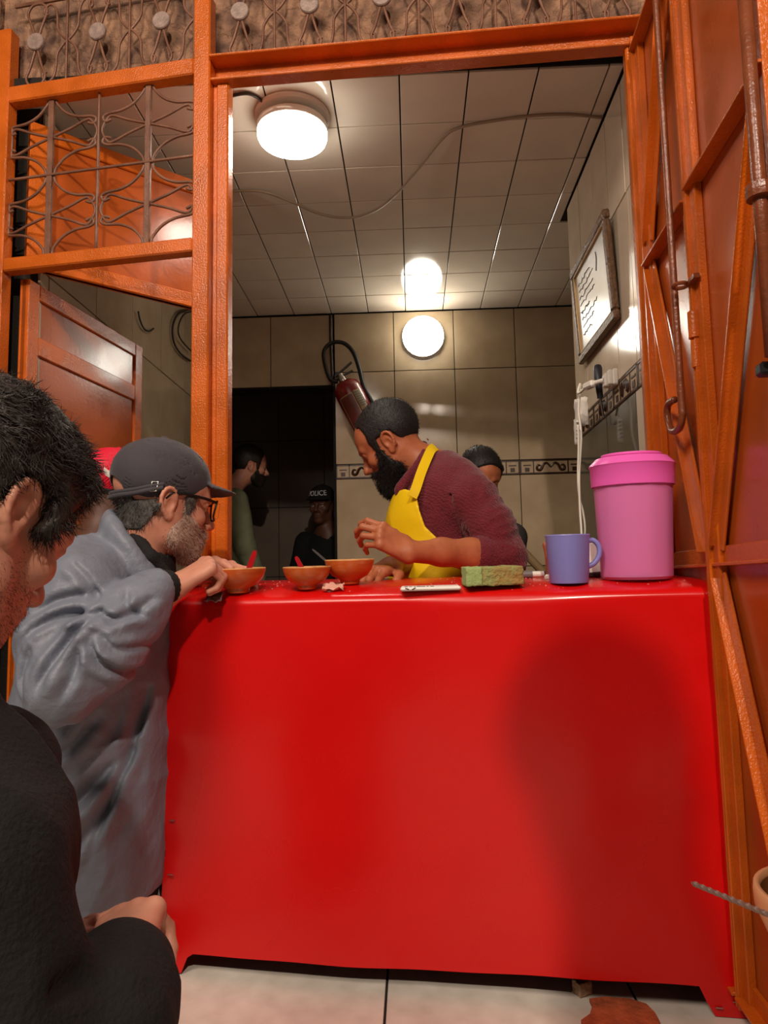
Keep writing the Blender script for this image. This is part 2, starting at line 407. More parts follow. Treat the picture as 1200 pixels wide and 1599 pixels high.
fbox(aJ0, aJ1, -0.004, 0.034, 0, zH0, 'door_stop')
fbox(aL0, aL1, -0.022, 0.022, 0, 2.5, 'post')
fbox(aL1, aP0, -0.02, 0.02, zR0, zR1, 'rail')
fbox(aL1, aP0, -0.022, 0.02, zT0, zT1, 'rail')
hd = MB(FM @ SHE)                                            # header: an angle iron with a lower and an upper lip
L_ = lambda x0, x1, y0, y1, z0, z1, b=0.002: hd.box(((x0 + x1) / 2, (y0 + y1) / 2, (z0 + z1) / 2), ((x1 - x0) / 2, (y1 - y0) / 2, (z1 - z0) / 2), bev=b)
L_(aP1, aR + 0.05, 0.018, 0.026, zH0, zH1); L_(aP1, aR + 0.05, -0.022, 0.022, zH0 - 0.004, zH0 + 0.004); L_(aP1, aR + 0.05, -0.034, 0.022, zH1 - 0.004, zH1 + 0.003)
hd.build('header', M['orange'], frame)
fbox(aR + 0.004, aR + 0.044, -0.012, 0.03, 0, zHr0, 'post')

# ------------------------------------------------------------------ scroll grille over the left door
aB = [fa(78, 270), fa(231, 255)]; aC = fa(153, 262); half = (aB[1] - aB[0]) / 2; zB = fz(231, 254); per = fz(231, 192) - zB
def giron(pts, r, name, par, m, n=6, seg=5):
    return MB(FM).tube(spline(pts, seg), r, n).build(name, m, par, smooth=True)
gr = giron([(aL1, -0.004, zB), (aC, -0.004, zB), (aP0, -0.004, zB)], 0.0042, 'scroll_grille', frame, M['iron'])
for a in aB: fbox(a - 0.009, a + 0.009, -0.006, 0.006, zR1, zT0, 'bar', 0.002, gr, M['iron'])
for a in (aC, 2 * aB[0] - aC): giron([(a, 0, zR1), (a, 0, (zR1 + zT0) / 2), (a, 0, zT0)], 0.0045, 'thin_bar', gr, M['iron'])
bulge = [(0.08, 0.0), (0.12, 0.18), (0.3, 0.42), (0.55, 0.56), (0.82, 0.6), (0.93, 0.68), (0.88, 0.8), (0.76, 0.76)]
fish = [(0.0, 0.0), (0.4, -0.18), (0.72, -0.36), (0.84, -0.32), (0.95, 0.0), (0.84, 0.3), (0.72, 0.36), (0.4, 0.18), (0.0, 0.0)]
for a in aB:
    for su in (-1, 1):
        lim = (aL1 - a, aP0 - a)
        cl = lambda u: min(max(u, lim[0]), lim[1])
        for v0, sv in ((0, 1), (0, -1), (2, -1), (-2, 1)):
            pts = [(a + cl(su * u * half), 0.002, zB + per * (v0 + sv * v)) for u, v in bulge]
            pts = [(x, y, min(max(z, zR1), zT0)) for x, y, z in pts]
            giron(pts, 0.0042, 'scroll', gr, M['iron'])
        for v0 in (1, -1):
            pts = [(a + cl(su * u * half), 0.003, zB + per * (v0 + v * 0.92)) for u, v in fish]
            giron(pts, 0.004, 'scroll', gr, M['iron'])

# ------------------------------------------------------------------ transom scrolls across the top
def transom(name, label, a_start, a_end, zb, a_disc, unit, m, discs, FM):
    giron = lambda pts, r, nm, par, m, n=6, seg=5: MB(FM).tube(spline(pts, seg), r, n).build(nm, m, par, smooth=True)
    h = unit / 2; S = unit / 97.0
    tg = MB(FM).tube([(a_start, -0.004, zb + 130 * S), (0.5 * (a_start + a_end), -0.004, zb + 130 * S), (a_end, -0.004, zb + 130 * S)], 0.006, 6).build(name, m, frame)                       # one photographed pixel
    k = 0
    while a_disc + k * unit < a_end + h:
        a = a_disc + k * unit; k += 1
        ok = lambda q: [(min(max(x, a_start + 0.003), a_end - 0.003), y, z) for x, y, z in q]
        px = lambda q: ok([(a + x * S, -0.006, zb + y * S) for x, y in q])
        if a_start < a < a_end:
            giron(px([(0, 62), (-9, 30), (-15, 14), (-10, 3), (0, 0), (10, 3), (15, 14), (9, 30), (0, 62)]), 0.004, 'teardrop', tg, m)
            giron(px([(0, 66), (-8, 92), (-15, 112), (-10, 124), (0, 127), (10, 124), (15, 112), (8, 92), (0, 66)]), 0.004, 'teardrop', tg, m)
            MB(FM).lathe([(0.001, -0.016), (12 * S, -0.016), (13 * S, -0.013), (13 * S, -0.007)], 20, (a, 0, zb + 66 * S), rotm('X', 90) @ np.diag([1, 1, -1.0])).build('disc', M['disc'], tg)
        b = a + h
        if b < a_end + 0.004:
            giron(px([(48, -1), (48, 60), (48, 128)]), 0.0038, 'thin_bar', tg, m)
        for s in (-1, 1):
            e = a + s * h
            if e < a_start - 0.01 or e > a_end + 0.01: continue
            sx = lambda q: ok([(e - s * x * S, -0.004, zb + y * S) for x, y in q])
            giron(sx([(1, 64), (9, 56), (16, 44), (17, 28), (20, 12), (28, 4), (36, 8), (38, 17), (32, 20)]), 0.0038, 'scroll', tg, m)
            giron(sx([(1, 64), (9, 72), (16, 84), (17, 100), (20, 116), (28, 124), (36, 120), (38, 111), (32, 108)]), 0.0038, 'scroll', tg, m)
    return tg
uL = (fa(255, 33) - fa(60, 55)) / 2
M['iron_lit'] = M['iron']
transom('transom_grille', 'upper scroll grille with round studs, left of the orange post', aL1, aP0, zT1, fa(60, 55), uL, M['iron'], True, FM)
uR = (fa(485, 8) - fa(377, 18))
transom('transom_grille', 'long upper scroll grille with round studs above the serving hatch', aP1, aR + 0.06, zH1 + 0.003, fa(377, 18), uR, M['iron'], True, FM @ SHE)

# ------------------------------------------------------------------ left door: a lower and an upper leaf opened inwards
hinge = FR.at(fa(20, 600), 0) - FR.n * 0.035
def hinged(vpx): r = ray(vpx, 905); return VPlane(hinge, (r[0], r[1]))
LO = hinged(821); UP = hinged(1960)
def leaf(name, label, V, a1, z0, z1, panels, hmat):
    d = thing(name, label, 'door', hinge + np.array([0, 0, z0])); D = V.mat()
    MB(D).box((a1 / 2, 0.0, (z0 + z1) / 2), (a1 / 2, 0.008, (z1 - z0) / 2), bev=0.002).build('sheet', hmat, d)
    rim = lambda x0, x1, q0, q1, nm: MB(D).box(((x0 + x1) / 2, 0.0, (q0 + q1) / 2), ((x1 - x0) / 2, 0.016, (q1 - q0) / 2), bev=0.003).build(nm, M['orange'], d)
    w = 0.05
    rim(0, w, z0, z1, 'stile'); rim(a1 - w, a1, z0, z1, 'stile'); rim(w, a1 - w, z1 - w, z1, 'rail'); rim(w, a1 - w, z0, z0 + w, 'rail')
    for (p0, p1) in panels:
        rim(w, a1 - w, p0, p1, 'rail')
    return d
aLo = LO.hit(217, 560)[0]; zLo = LO.hit(40, 436)[1]
zq0, zq1 = LO.hit(205, 622)[1], LO.hit(205, 607)[1]
leaf('door_leaf', 'lower orange steel door leaf opened inwards behind the men in caps', LO, aLo, 0.03, zLo, [(zq0 - 0.01, zq1 + 0.012)], M['orange_sheet'])
zU0 = UP.hit(300, 482)[1]; zU1 = UP.hit(295, 282)[1]; aU = UP.hit(331, 450)[0]
leaf('door_leaf', 'upper orange steel door leaf opened inwards behind the scroll grille', UP, aU, zU0, zU1, [], M['orange_sheet'])

# ------------------------------------------------------------------ right folding door: two leaves folded out along the counter
base = FR.at(fa(1028, 700), 0) + FR.n * 0.03
rd = ray(705, 908); DR = VPlane(base, (-rd[0], -rd[1])); DM = DR.mat()
DN = VPlane(DR.at(0, 0, 0.032), DR.t[:2])              # the plane of what stands off the leaf
sA = DR.hit(1118, 857)[0]; sB = 2 * sA + 0.06
zBar = 0.5 * (DR.hit(1000, 440)[1] + DR.hit(1072, 325)[1]); zBarB = 0.5 * (DR.hit(1090, 288)[1] + DR.hit(1190, 112)[1]); zRail = DR.hit(1160, 879)[1]; zTop = zHr0 - 0.004
def fold_leaf(label, s0, s1, zbar, top, diag):
    d = thing('folding_door_leaf', label, 'door', DR.at(s0, 0.02))
    bx_ = lambda x0, x1, y0, y1, q0, q1, nm, m=M['orange'], b=0.003: MB(DM).box(((x0 + x1) / 2, (y0 + y1) / 2, (q0 + q1) / 2), ((x1 - x0) / 2, (y1 - y0) / 2, (q1 - q0) / 2), bev=b).build(nm, m, d)
    bx_(s0, s1, 0.008, 0.013, 0.03, top, 'sheet', M['orange_sheet'], 0.001)
    w = 0.034
    for x in (s0, s1 - w):                             # stiles: a flat face and a standing lip
        a = MB(DM); a.box((x + w / 2, 0, (0.03 + top) / 2), (w / 2, 0.008, (top - 0.03) / 2), bev=0.002)
        xe = x + (0.003 if x == s0 else w - 0.003); a.box((xe, -0.011, (0.03 + top) / 2), (0.003, 0.005, (top - 0.03) / 2), bev=0.0015)
        a.build('stile', M['orange'], d)
    def angle(q, nm, proj=0.03):                       # horizontal angle iron standing off the sheet
        a = MB(DM); a.box(((s0 + s1) / 2, -proj / 2 + 0.008, q), ((s1 - s0) / 2 - 0.004, proj / 2, 0.003), bev=0.001)
        a.box(((s0 + s1) / 2, 0.004, q + 0.016), ((s1 - s0) / 2 - 0.004, 0.004, 0.018), bev=0.001); a.build(nm, M['orange'], d)
    angle(zbar, 'cross_rail'); angle(zRail, 'cross_rail', 0.02); angle(0.05, 'cross_rail'); angle(top - 0.04, 'cross_rail')
    def brace(p, q, wd=0.036):
        a = MB(DM); p = np.array([p[0], -0.002, p[1]]); q = np.array([q[0], -0.002, q[1]])
        a.bar(p, q, 0.006, wd, up=(q[2] - p[2], 0, -(q[0] - p[0])), bev=0.002)
        t = (q - p) / np.linalg.norm(q - p); o = np.array([t[2], 0, -t[0]])
        e = o * (wd / 2 - 0.003) * (1 if o[0] < 0 else -1)
        a.bar(p + e + [0, -0.009, 0], q + e + [0, -0.009, 0], 0.018, 0.005, up=(o[0], 0, o[2]), bev=0.001)
        a.build('brace', M['orange'], d)
    for p, q in diag: brace(p, q)
    return d
dA = fold_leaf('orange folding door leaf hinged to the shop front, nearer the picture frame', 0.0, sA - 0.002, zBar, zTop,
    [((0.03, zBar - 0.01), (sA - 0.03, zRail + 0.03)), ((0.03, zBar + 0.05), (sA - 0.05, zTop - 0.05)), ((0.03, zRail - 0.02), (sA - 0.03, 0.08))])
_q0, _q1 = DR.hit(1137, 862), DR.hit(1203, 330); braceS = _q0[0] + (_q1[0] - _q0[0]) * (zBarB - 0.02 - _q0[1]) / (_q1[1] - _q0[1])
dB = fold_leaf('outer orange folding door leaf at the right edge, folded along the counter', sA + 0.002, sB, zBarB, zTop,
    [((min(braceS, sB - 0.03), zBarB - 0.02), (sA + 0.03, zRail + 0.03)), ((sA + 0.03, zRail - 0.02), (sB - 0.05, 0.08))])
# drop bolt with its looped grip, on the inner leaf
def dn(px, py): a, z = DN.hit(px, py); return np.array([a, 0, z])
DNM = DN.mat()
b0, b1 = dn(1030, 0), dn(1063, 640); b0 = b1 + (b0 - b1) * np.array([0, 0, 1.15]); b0[0] = b1[0]
pts = [b0, (b0 + b1) / 2, dn(1063, 600), dn(1066, 650), dn(1060, 670), dn(1049, 672), dn(1043, 652), dn(1044, 632), dn(1054, 624)]
pts[0][0] = pts[1][0] = dn(1063, 600)[0]
MB(DNM).tube(spline(pts, 6), 0.0075, 8).build('drop_bolt', M['rod'], dA, smooth=True)
q = dn(1063, 446)
MB(DNM).tube([q + [0.014 * math.cos(a), -0.014 * math.sin(a), 0] for a in np.linspace(0, 2 * math.pi, 17)[:-1]], 0.004, 6, closed=True).box(q + [0.025, 0.016, 0], (0.022, 0.006, 0.005), bev=0.001).build('bolt_guide', M['rod'], dA, smooth=False)
hq = dn(1092, 530); hx = sA
MB(DM).tube([(hx, -0.012, DR.hit(1094, 577)[1]), (hx, -0.012, DR.hit(1094, 533)[1])], 0.009, 10).tube([(hx, -0.012, DR.hit(1092, 531)[1]), (hx, -0.012, DR.hit(1090, 490)[1])], 0.012, 10).build('hinge', M['orange'], dA, angle=40)
c0 = dn(1187, 300); c1 = np.array([c0[0], 0, zTop])
MB(DNM).tube([c0 - [0, 0, 0.25], c0, c1], 0.0105, 10).build('drop_bolt', M['rod'], dB, smooth=True)
MB(DNM).lathe([(0.011, -0.01), (0.019, -0.01), (0.02, 0), (0.019, 0.01), (0.011, 0.01)], 14, c0).box(c0 + [0.0, 0.018, 0], (0.02, 0.012, 0.006)).build('bolt_guide', M['rod'], dB)
k_ = dn(1197, 577)
MB(DNM).box(k_, (0.012, 0.012, 0.01), bev=0.004).build('latch_stud', M['black_plastic'], dB)
# ------------------------------------------------------------------ lamps
def disc_lamp(name, label, c, face, r=0.113, drop=0.0):
    d = thing(name, label, 'lamp', c); f = Vector(face); R = np.array(f.to_track_quat('Z', 'Y').to_matrix())
    MB().lathe([(0.001, 0), (r * 1.06, 0), (r * 1.06, 0.006), (r * 1.0, 0.012), (0.001, 0.012)], 40, c, R).build('base_plate', M['lamp_rim'], d, angle=40)
    c = np.array(c) + np.array(face) * drop
    MB().lathe([(0.001, 0.010), (r * 0.97, 0.012), (r * 1.0, 0.014), (r * 1.0, 0.034), (r * 0.985, 0.036), (r * 0.93, 0.036)], 40, c, R, True, False).build('rim', M['lamp_rim'], d, angle=40)
    MB().lathe([(r * 0.985, 0.034), (r * 0.985, 0.048), (r * 0.96, 0.056), (r * 0.85, 0.062), (r * 0.5, 0.066), (0.001, 0.067)], 40, c, R, False, True).build('diffuser', M['lamp'], d, True)
    return d
def on_z(px, py, z): r = ray(px, py); return CAM + r * ((z - CAM[2]) / r[2])
cl = on_z(457, 214, ZC - 0.07); cl[2] = ZC
disc_lamp('ceiling_lamp', 'round glowing lamp fixed to the tiled ceiling near the orange post', cl, (0, 0, -1), 0.113, 0.022)
wl_ = P(661, 527, YB - 0.02); wl_[1] = YB - 0.001
disc_lamp('wall_lamp', 'round glowing lamp on the back wall above the cooks', wl_, (0, -1, 0))

# ------------------------------------------------------------------ cables
def cable(name, label, pts, r, m, n=6):
    pts = spline(pts, 6); o = MB().tube(pts, r, n).build(name, m, None, True, base=pts[0]); return tag(o, label, 'cable')
cz = ZC - 0.004
cable('ceiling_cable', 'thin cable sagging in a curve across the tiled ceiling',
      [on_z(x, y, cz - s) for x, y, s in ((338, 296, 0.0), (365, 298, 0), (410, 299, 0.01), (455, 315, 0.02), (500, 334, 0.03), (545, 340, 0.03), (585, 329, 0.03), (620, 302, 0.02), (655, 262, 0.01), (690, 218, 0.005), (716, 200, 0), (770, 189, 0), (830, 181, 0), (890, 179, 0), (940, 184, 0))], 0.005, M['cable_pale'])
cable('lamp_cable', 'short dark cable running to the ceiling lamp', [on_z(x, y, cz) for x, y in ((360, 150), (385, 146), (402, 152), (415, 163), (430, 172))], 0.005, M['cable_dark'])
LW = VPlane((XL + 0.012, 0), (0, 1)); lwp = lambda x, y: LW.at(*LW.hit(x, y))
cable('hanging_cable', 'loop of dark cable hanging on the left wall beside the post', [lwp(x, y) for x, y in ((298, 483), (280, 488), (270, 508), (272, 535), (283, 553), (298, 564))], 0.005, M['cable_dark'])
cable('hanging_cable', 'second, narrower loop of dark cable inside the loop on the left wall', [lwp(x, y) + [0.008, 0, 0] for x, y in ((297, 486), (284, 492), (276, 512), (280, 530), (298, 550))], 0.004, M['cable_dark'])
cable('wire_stub', 'short bent wire stub sticking out of the left wall tiles', [lwp(x, y) for x, y in ((216, 486), (219, 500), (225, 513), (233, 517), (240, 513))], 0.004, M['cable_dark'])
cable('wall_pipe', 'dark upright pipe in the back wall joint above the extinguisher', [P(x, y, YB - 0.008) for x, y in ((516, 492), (517, 540), (520, 604))], 0.009, M['cable_dark'])

# ------------------------------------------------------------------ framed notice on the right wall
RW = VPlane((XR, 0), (0, -1))
def rw(px, py, off): V = VPlane((XR - off, 0), (0, -1)); a, z = V.hit(px, py); return np.array([XR - off, -a, z])
ct = [rw(897, 421, 0.03), rw(946, 323, 0.035), rw(965, 497, 0.012), rw(907, 574, 0.012)]
y_f = (ct[0][1] + ct[3][1]) / 2; y_n = (ct[1][1] + ct[2][1]) / 2; z_t = (ct[0][2] + ct[1][2]) / 2; z_b = (ct[2][2] + ct[3][2]) / 2
fw, fh = y_f - y_n, z_t - z_b; lean = 0.05
fm = Matrix.Translation((XR - 0.014, (y_f + y_n) / 2, z_b)) @ Matrix.Rotation(math.radians(-90), 4, 'Z') @ Matrix.Rotation(lean, 4, 'X')
pf = thing('framed_notice', 'framed handwritten notice hanging on the right tiled wall', 'picture', (XR - 0.014, (y_f + y_n) / 2, z_b))
M['frame_wood'] = mat('carved_brown_frame', (104, 76, 50), 0.4, var=0.35, vscale=60, bump=0.8, bscale=110, dist=0.006)
M['frame_gold'] = mat('gilt_slip', (176, 140, 84), 0.35)
M['paper'] = mat('notice_paper', (206, 208, 202), 0.25, var=0.06, vscale=9, spec=0.6)
M['ink'] = mat('grey_ink', (96, 100, 104), 0.6)
fwd = 0.032
for x0, x1, q0, q1 in ((-fw / 2, fw / 2, 0, fwd), (-fw / 2, fw / 2, fh - fwd, fh), (-fw / 2, -fw / 2 + fwd, fwd, fh - fwd), (fw / 2 - fwd, fw / 2, fwd, fh - fwd)):
    MB(fm).box(((x0 + x1) / 2, 0, (q0 + q1) / 2), (abs(x1 - x0) / 2, 0.011, (q1 - q0) / 2), bev=0.005).build('frame_side', M['frame_wood'], pf)
g_ = MB(fm)
for x0, x1, q0, q1 in ((-fw / 2 + fwd, fw / 2 - fwd, fwd, fwd + 0.007), (-fw / 2 + fwd, fw / 2 - fwd, fh - fwd - 0.007, fh - fwd), (-fw / 2 + fwd, -fw / 2 + fwd + 0.007, fwd, fh - fwd), (fw / 2 - fwd - 0.007, fw / 2 - fwd, fwd, fh - fwd)):
    g_.box(((x0 + x1) / 2, -0.002, (q0 + q1) / 2), ((x1 - x0) / 2, 0.006, (q1 - q0) / 2), bev=0.002)
g_.build('slip', M['frame_gold'], pf)
pp = MB(fm).box((0, 0.003, fh / 2), (fw / 2 - fwd, 0.003, fh / 2 - fwd)).build('paper', M['paper'], pf)
ink = MB(fm); rr = random.Random(3)
for k in range(8):
    x = fw / 2 - fwd - 0.03 - 0.0; zz = fh - fwd - 0.05 - k * (fh - 2 * fwd - 0.08) / 8
    pts = []; x0 = -fw / 2 + fwd + 0.03 + rr.uniform(0, 0.02); x1 = x0 + (fw - 2 * fwd) * rr.uniform(0.3, 0.5)
    for i in range(14): pts.append((x0 + (x1 - x0) * i / 13, -0.0008, zz + rr.uniform(-0.006, 0.006)))
    ink.tube(spline(pts, 3), 0.0013, 4)
ink.tube(spline([(0.08, -0.0008, fh - 0.07), (0.085, -0.0008, fh - 0.09), (0.078, -0.0008, fh - 0.11), (0.07, -0.0008, fh - 0.13)], 3), 0.002, 4)
ink.build('handwriting', M['ink'], pp)

# ------------------------------------------------------------------ socket, plug, knife and label on the right wall
sk = rw(962, 592, 0.0)
so = thing('wall_socket', 'white double wall socket under the framed notice', 'socket', sk)
MB().box(sk + [-0.009, 0, 0], (0.009, 0.034, 0.026), bev=0.004).build('back_box', M['white_plastic'], so)
MB().box(sk + [-0.026, 0.014, 0.0], (0.009, 0.016, 0.022), bev=0.004).box(sk + [-0.024, -0.022, 0.0], (0.007, 0.008, 0.024), bev=0.003).build('face_plate', M['white_plastic'], so)
pg0 = sk + np.array([-0.04, 0.024, 0.0])
pl = thing('power_plug', 'white plug in the wall socket with a white lead hanging down', 'plug', pg0)
MB().tube([sk + [-0.034, 0.012, 0], sk + [-0.045, 0.02, 0.0], sk + [-0.058, 0.04, 0.0]], [0.009, 0.007, 0.008], 10).box(sk + [-0.068, 0.058, -0.001], (0.012, 0.026, 0.011), rotm('Z', 20), 0.005).build('plug_body', M['white_plastic'], pl)
e0 = sk + [-0.075, 0.085, -0.002]
lead = [e0, e0 + [-0.012, 0.05, -0.004], P(907, 600, 2.36), P(904, 640, 2.36), P(908, 680, 2.35), P(905, 740, 2.33), P(906, 790, 2.32), P(909, 840, 2.3), P(910, 905, 2.28), P(911, 1000, 2.26)]
MB().tube(spline(lead, 6), 0.0042, 6).build('lead', M['cable_white'], pl, True)
cable('appliance_lead', 'second white lead hanging beside the plug lead behind the lilac mug', [P(x, y, 2.33) for x, y in ((903, 664), (904, 700), (903, 742), (905, 775), (911, 800), (914, 830), (909, 870), (908, 1000))], 0.0036, M['cable_white'])
kn = rw(937, 600, 0.02)
ks = thing('hanging_knife', 'dark handled knife hanging point down on the right wall by the socket', 'knife', kn)
h0, h1, h2, h3 = rw(934, 572, 0.03), rw(935, 596, 0.035), rw(938, 622, 0.03), rw(943, 650, 0.02)
MB().tube(spline([h0, h1, h2], 5), [0.012, 0.0145, 0.0145, 0.014, 0.013, 0.012, 0.0115, 0.011, 0.0105, 0.01, 0.01], 10).build('handle', mat('blue_black_handle', (38, 40, 48), 0.4), ks, angle=50)
MB().bar(h2, h3, 0.003, 0.016, up=(0, 1, 0)).build('blade', mat('dark_blade', (60, 58, 56), 0.35, metal=0.7), ks)
tg_ = thing('paper_tag', 'crumpled white paper tag on the right wall behind the leads', 'tag', P(905, 655, 2.44))
def crumple(c, w, h, face, seed, amp, n=7):
    r_ = random.Random(seed); f = Vector(face).normalized(); x = Vector((0, 0, 1)).cross(f).normalized(); up = f.cross(x); vs = []; fs = []
    for j in range(n):
        for i in range(n):
            q = Vector([float(a) for a in c]) + x * (w * (i / (n - 1) - 0.5) + r_.uniform(-1, 1) * w * 0.03) + up * (h * (j / (n - 1) - 0.5) + r_.uniform(-1, 1) * h * 0.03) + f * (r_.uniform(-1, 1) * amp)
            vs.append(q)
    for j in range(n - 1):
        for i in range(n - 1): a = j * n + i; fs.append((a, a + 1, a + n + 1, a + n))
    return vs, fs
def sheet_obj(name, parts, m, parent=None, th=0.0015):
    mb = MB()
    for vs, fs in parts: mb.add(vs, fs)
    o = mb.build(name, m, parent, True); sd = o.modifiers.new('thickness', 'SOLIDIFY'); sd.thickness = th; return o
M['tag_paper'] = mat('tag_paper', (212, 206, 196), 0.5, var=0.08, vscale=30)
sheet_obj('torn_wrapper', [crumple(P(908, 643, 2.44), 0.05, 0.10, (-0.7, -1, 0), 4, 0.006)], M['tag_paper'], tg_)
tl = sheet_obj('printed_label', [crumple(P(903, 674, 2.44), 0.028, 0.09, (-0.7, -1, 0), 5, 0.001)], M['tag_paper'], tg_)
tn = MB()
for k in range(5): c_ = P(903, 660 + 6 * k, 2.434); tn.box(c_, (0.006 - 0.001 * (k % 2), 0.0006, 0.0022), rotm('Z', -35))
tn.build('label_print', M['ink'], tl)

# ------------------------------------------------------------------ fire extinguisher on the back wall
e_top, e_bot = P(537, 596, YB - 0.10), P(612, 742, YB - 0.09)
ax = (e_bot - e_top); eL = float(np.linalg.norm(ax)); zax = -ax / eL
xax = np.cross([0, 1, 0], zax); xax /= np.linalg.norm(xax); yax = np.cross(zax, xax)
EM = Matrix(((*[0] * 4,),) * 4)
EM = Matrix([[xax[i], yax[i], zax[i], e_bot[i]] for i in range(3)] + [[0, 0, 0, 1]])
ex = thing('fire_extinguisher', 'red fire extinguisher hanging askew on the back wall with a black hose', 'extinguisher', e_bot)
M['ext_red'] = mat('extinguisher_red', (120, 22, 22), 0.25, var=0.12, vscale=20, coat=0.4)
M['ext_label'] = mat('extinguisher_label', (150, 132, 92), 0.45, var=0.2, vscale=50)
M['ext_label2'] = mat('extinguisher_label_dark', (98, 40, 34), 0.45)
er = 0.076
MB(EM).lathe([(0.001, 0.07), (er, 0.07), (er, eL - 0.055), (er * 0.9, eL - 0.025), (er * 0.6, eL - 0.006), (er * 0.3, eL), (0.001, eL)], 32).build('cylinder', M['ext_red'], ex, True)
MB(EM).lathe([(0.001, 0), (er * 1.03, 0), (er * 1.05, 0.01), (er * 1.05, 0.082), (er * 1.0, 0.085)], 32, cap1=False).build('boot', M['black_plastic'], ex, angle=40)
def patch(a0, a1, z0, z1, r, m, nm, par=ex):
    vs = []; fs = []; n = 9
    for j, z in enumerate((z0, z1)):
        for i in range(n): a = math.radians(a0 + (a1 - a0) * i / (n - 1)); vs.append((r * math.sin(a), -r * math.cos(a), z))
    for i in range(n - 1): fs.append((i, i + 1, n + i + 1, n + i))
    return MB(EM).add(vs, fs).build(nm, m, par, True)
l1 = patch(-58, 8, 0.11, eL - 0.09, er + 0.001, M['ext_label'], 'label_plate')
patch(-54, 4, 0.19, eL - 0.095, er + 0.0016, M['ext_label2'], 'label_field', l1)
patch(12, 44, eL - 0.20, eL - 0.085, er + 0.001, M['ext_label'], 'label_plate')
pr = MB()
for k in range(7):
    z = eL - 0.095 - 0.013 * k; vs = []
    for i in range(6): a = math.radians(15 + 26 * i / 5 * (0.8 + 0.2 * ((k * 7) % 3) / 2)); vs += [((er + 0.0018) * math.sin(a), -(er + 0.0018) * math.cos(a), z), ((er + 0.0018) * math.sin(a), -(er + 0.0018) * math.cos(a), z - 0.006)]
    pr.add(vs, [(2 * i, 2 * i + 1, 2 * i + 3, 2 * i + 2) for i in range(5)])
pr.M = EM; pr.build('label_print', M['ink'], ex)
MB(EM).lathe([(0.02, eL - 0.004), (0.022, eL + 0.02), (0.016, eL + 0.03), (0.016, eL + 0.045)], 16).build('valve', M['steel'], ex, angle=40)
MB(EM).bar((-0.03, 0, eL + 0.045), (0.085, 0, eL + 0.075), 0.022, 0.008).bar((-0.03, 0, eL + 0.03), (0.07, 0, eL + 0.032), 0.02, 0.007).build('lever', M['black_plastic'], ex)
hs = [P(x, y, YB - 0.1 + d) for x, y, d in ((528, 596, 0), (516, 592, 0.0), (508, 570, 0.01), (506, 550, 0.02), (514, 538, 0.03), (527, 534, 0.03), (541, 538, 0.03), (553, 552, 0.02), (561, 575, 0.01), (568, 603, 0), (578, 622, 0), (590, 645, 0.0), (606, 690, 0.0))]
MB().tube(spline(hs, 6), 0.0115, 10).build('hose', M['black_rubber'], ex, True)
MB().tube([P(556, 600, YB - 0.13), P(576, 640, YB - 0.13)], 0.012, 8).build('hose_clip', M['black_plastic'], ex, angle=50)
MB().box(P(528, 586, YB - 0.03), (0.012, 0.03, 0.01)).build('hook', M['black_plastic'], ex)

# ------------------------------------------------------------------ the red counter
def on_floor(px, py): r = ray(px, py); return CAM + r * (-CAM[2] / r[2])
fl_, fr_ = on_floor(270, 1517), on_floor(1187, 1588)
YL_, YR_ = fl_[1], fr_[1]
tl_ = P(263, 941, YL_); tr_ = P(1131, 922, YR_)
zf = 0.5 * (tl_[2] + tr_[2])
cdir = np.array([tr_[0] - tl_[0], tr_[1] - tl_[1], 0]); cw = np.linalg.norm(cdir); cdir /= cw; cback = np.array([-cdir[1], cdir[0], 0])
CD = 0.37; SLOPE = 0.045
def crown(b): return 0.022 * (1 - math.exp(-max(b, 0) / 0.045)) + SLOPE * max(b, 0)
def ztop(x, y):
    q = np.array([x, y, 0]) - np.array([tl_[0], tl_[1], 0]); a = q @ cdir; b = q @ cback
    return tl_[2] + (tr_[2] - tl_[2]) * a / cw + crown(b) + 0.009 * max(1 - a / cw, 0) * (1 - math.exp(-max(b, 0) / 0.04))
ct_ = thing('counter', 'serving counter wrapped in glossy red vinyl down to stubby feet', 'counter', (tl_[0], tl_[1], 0))
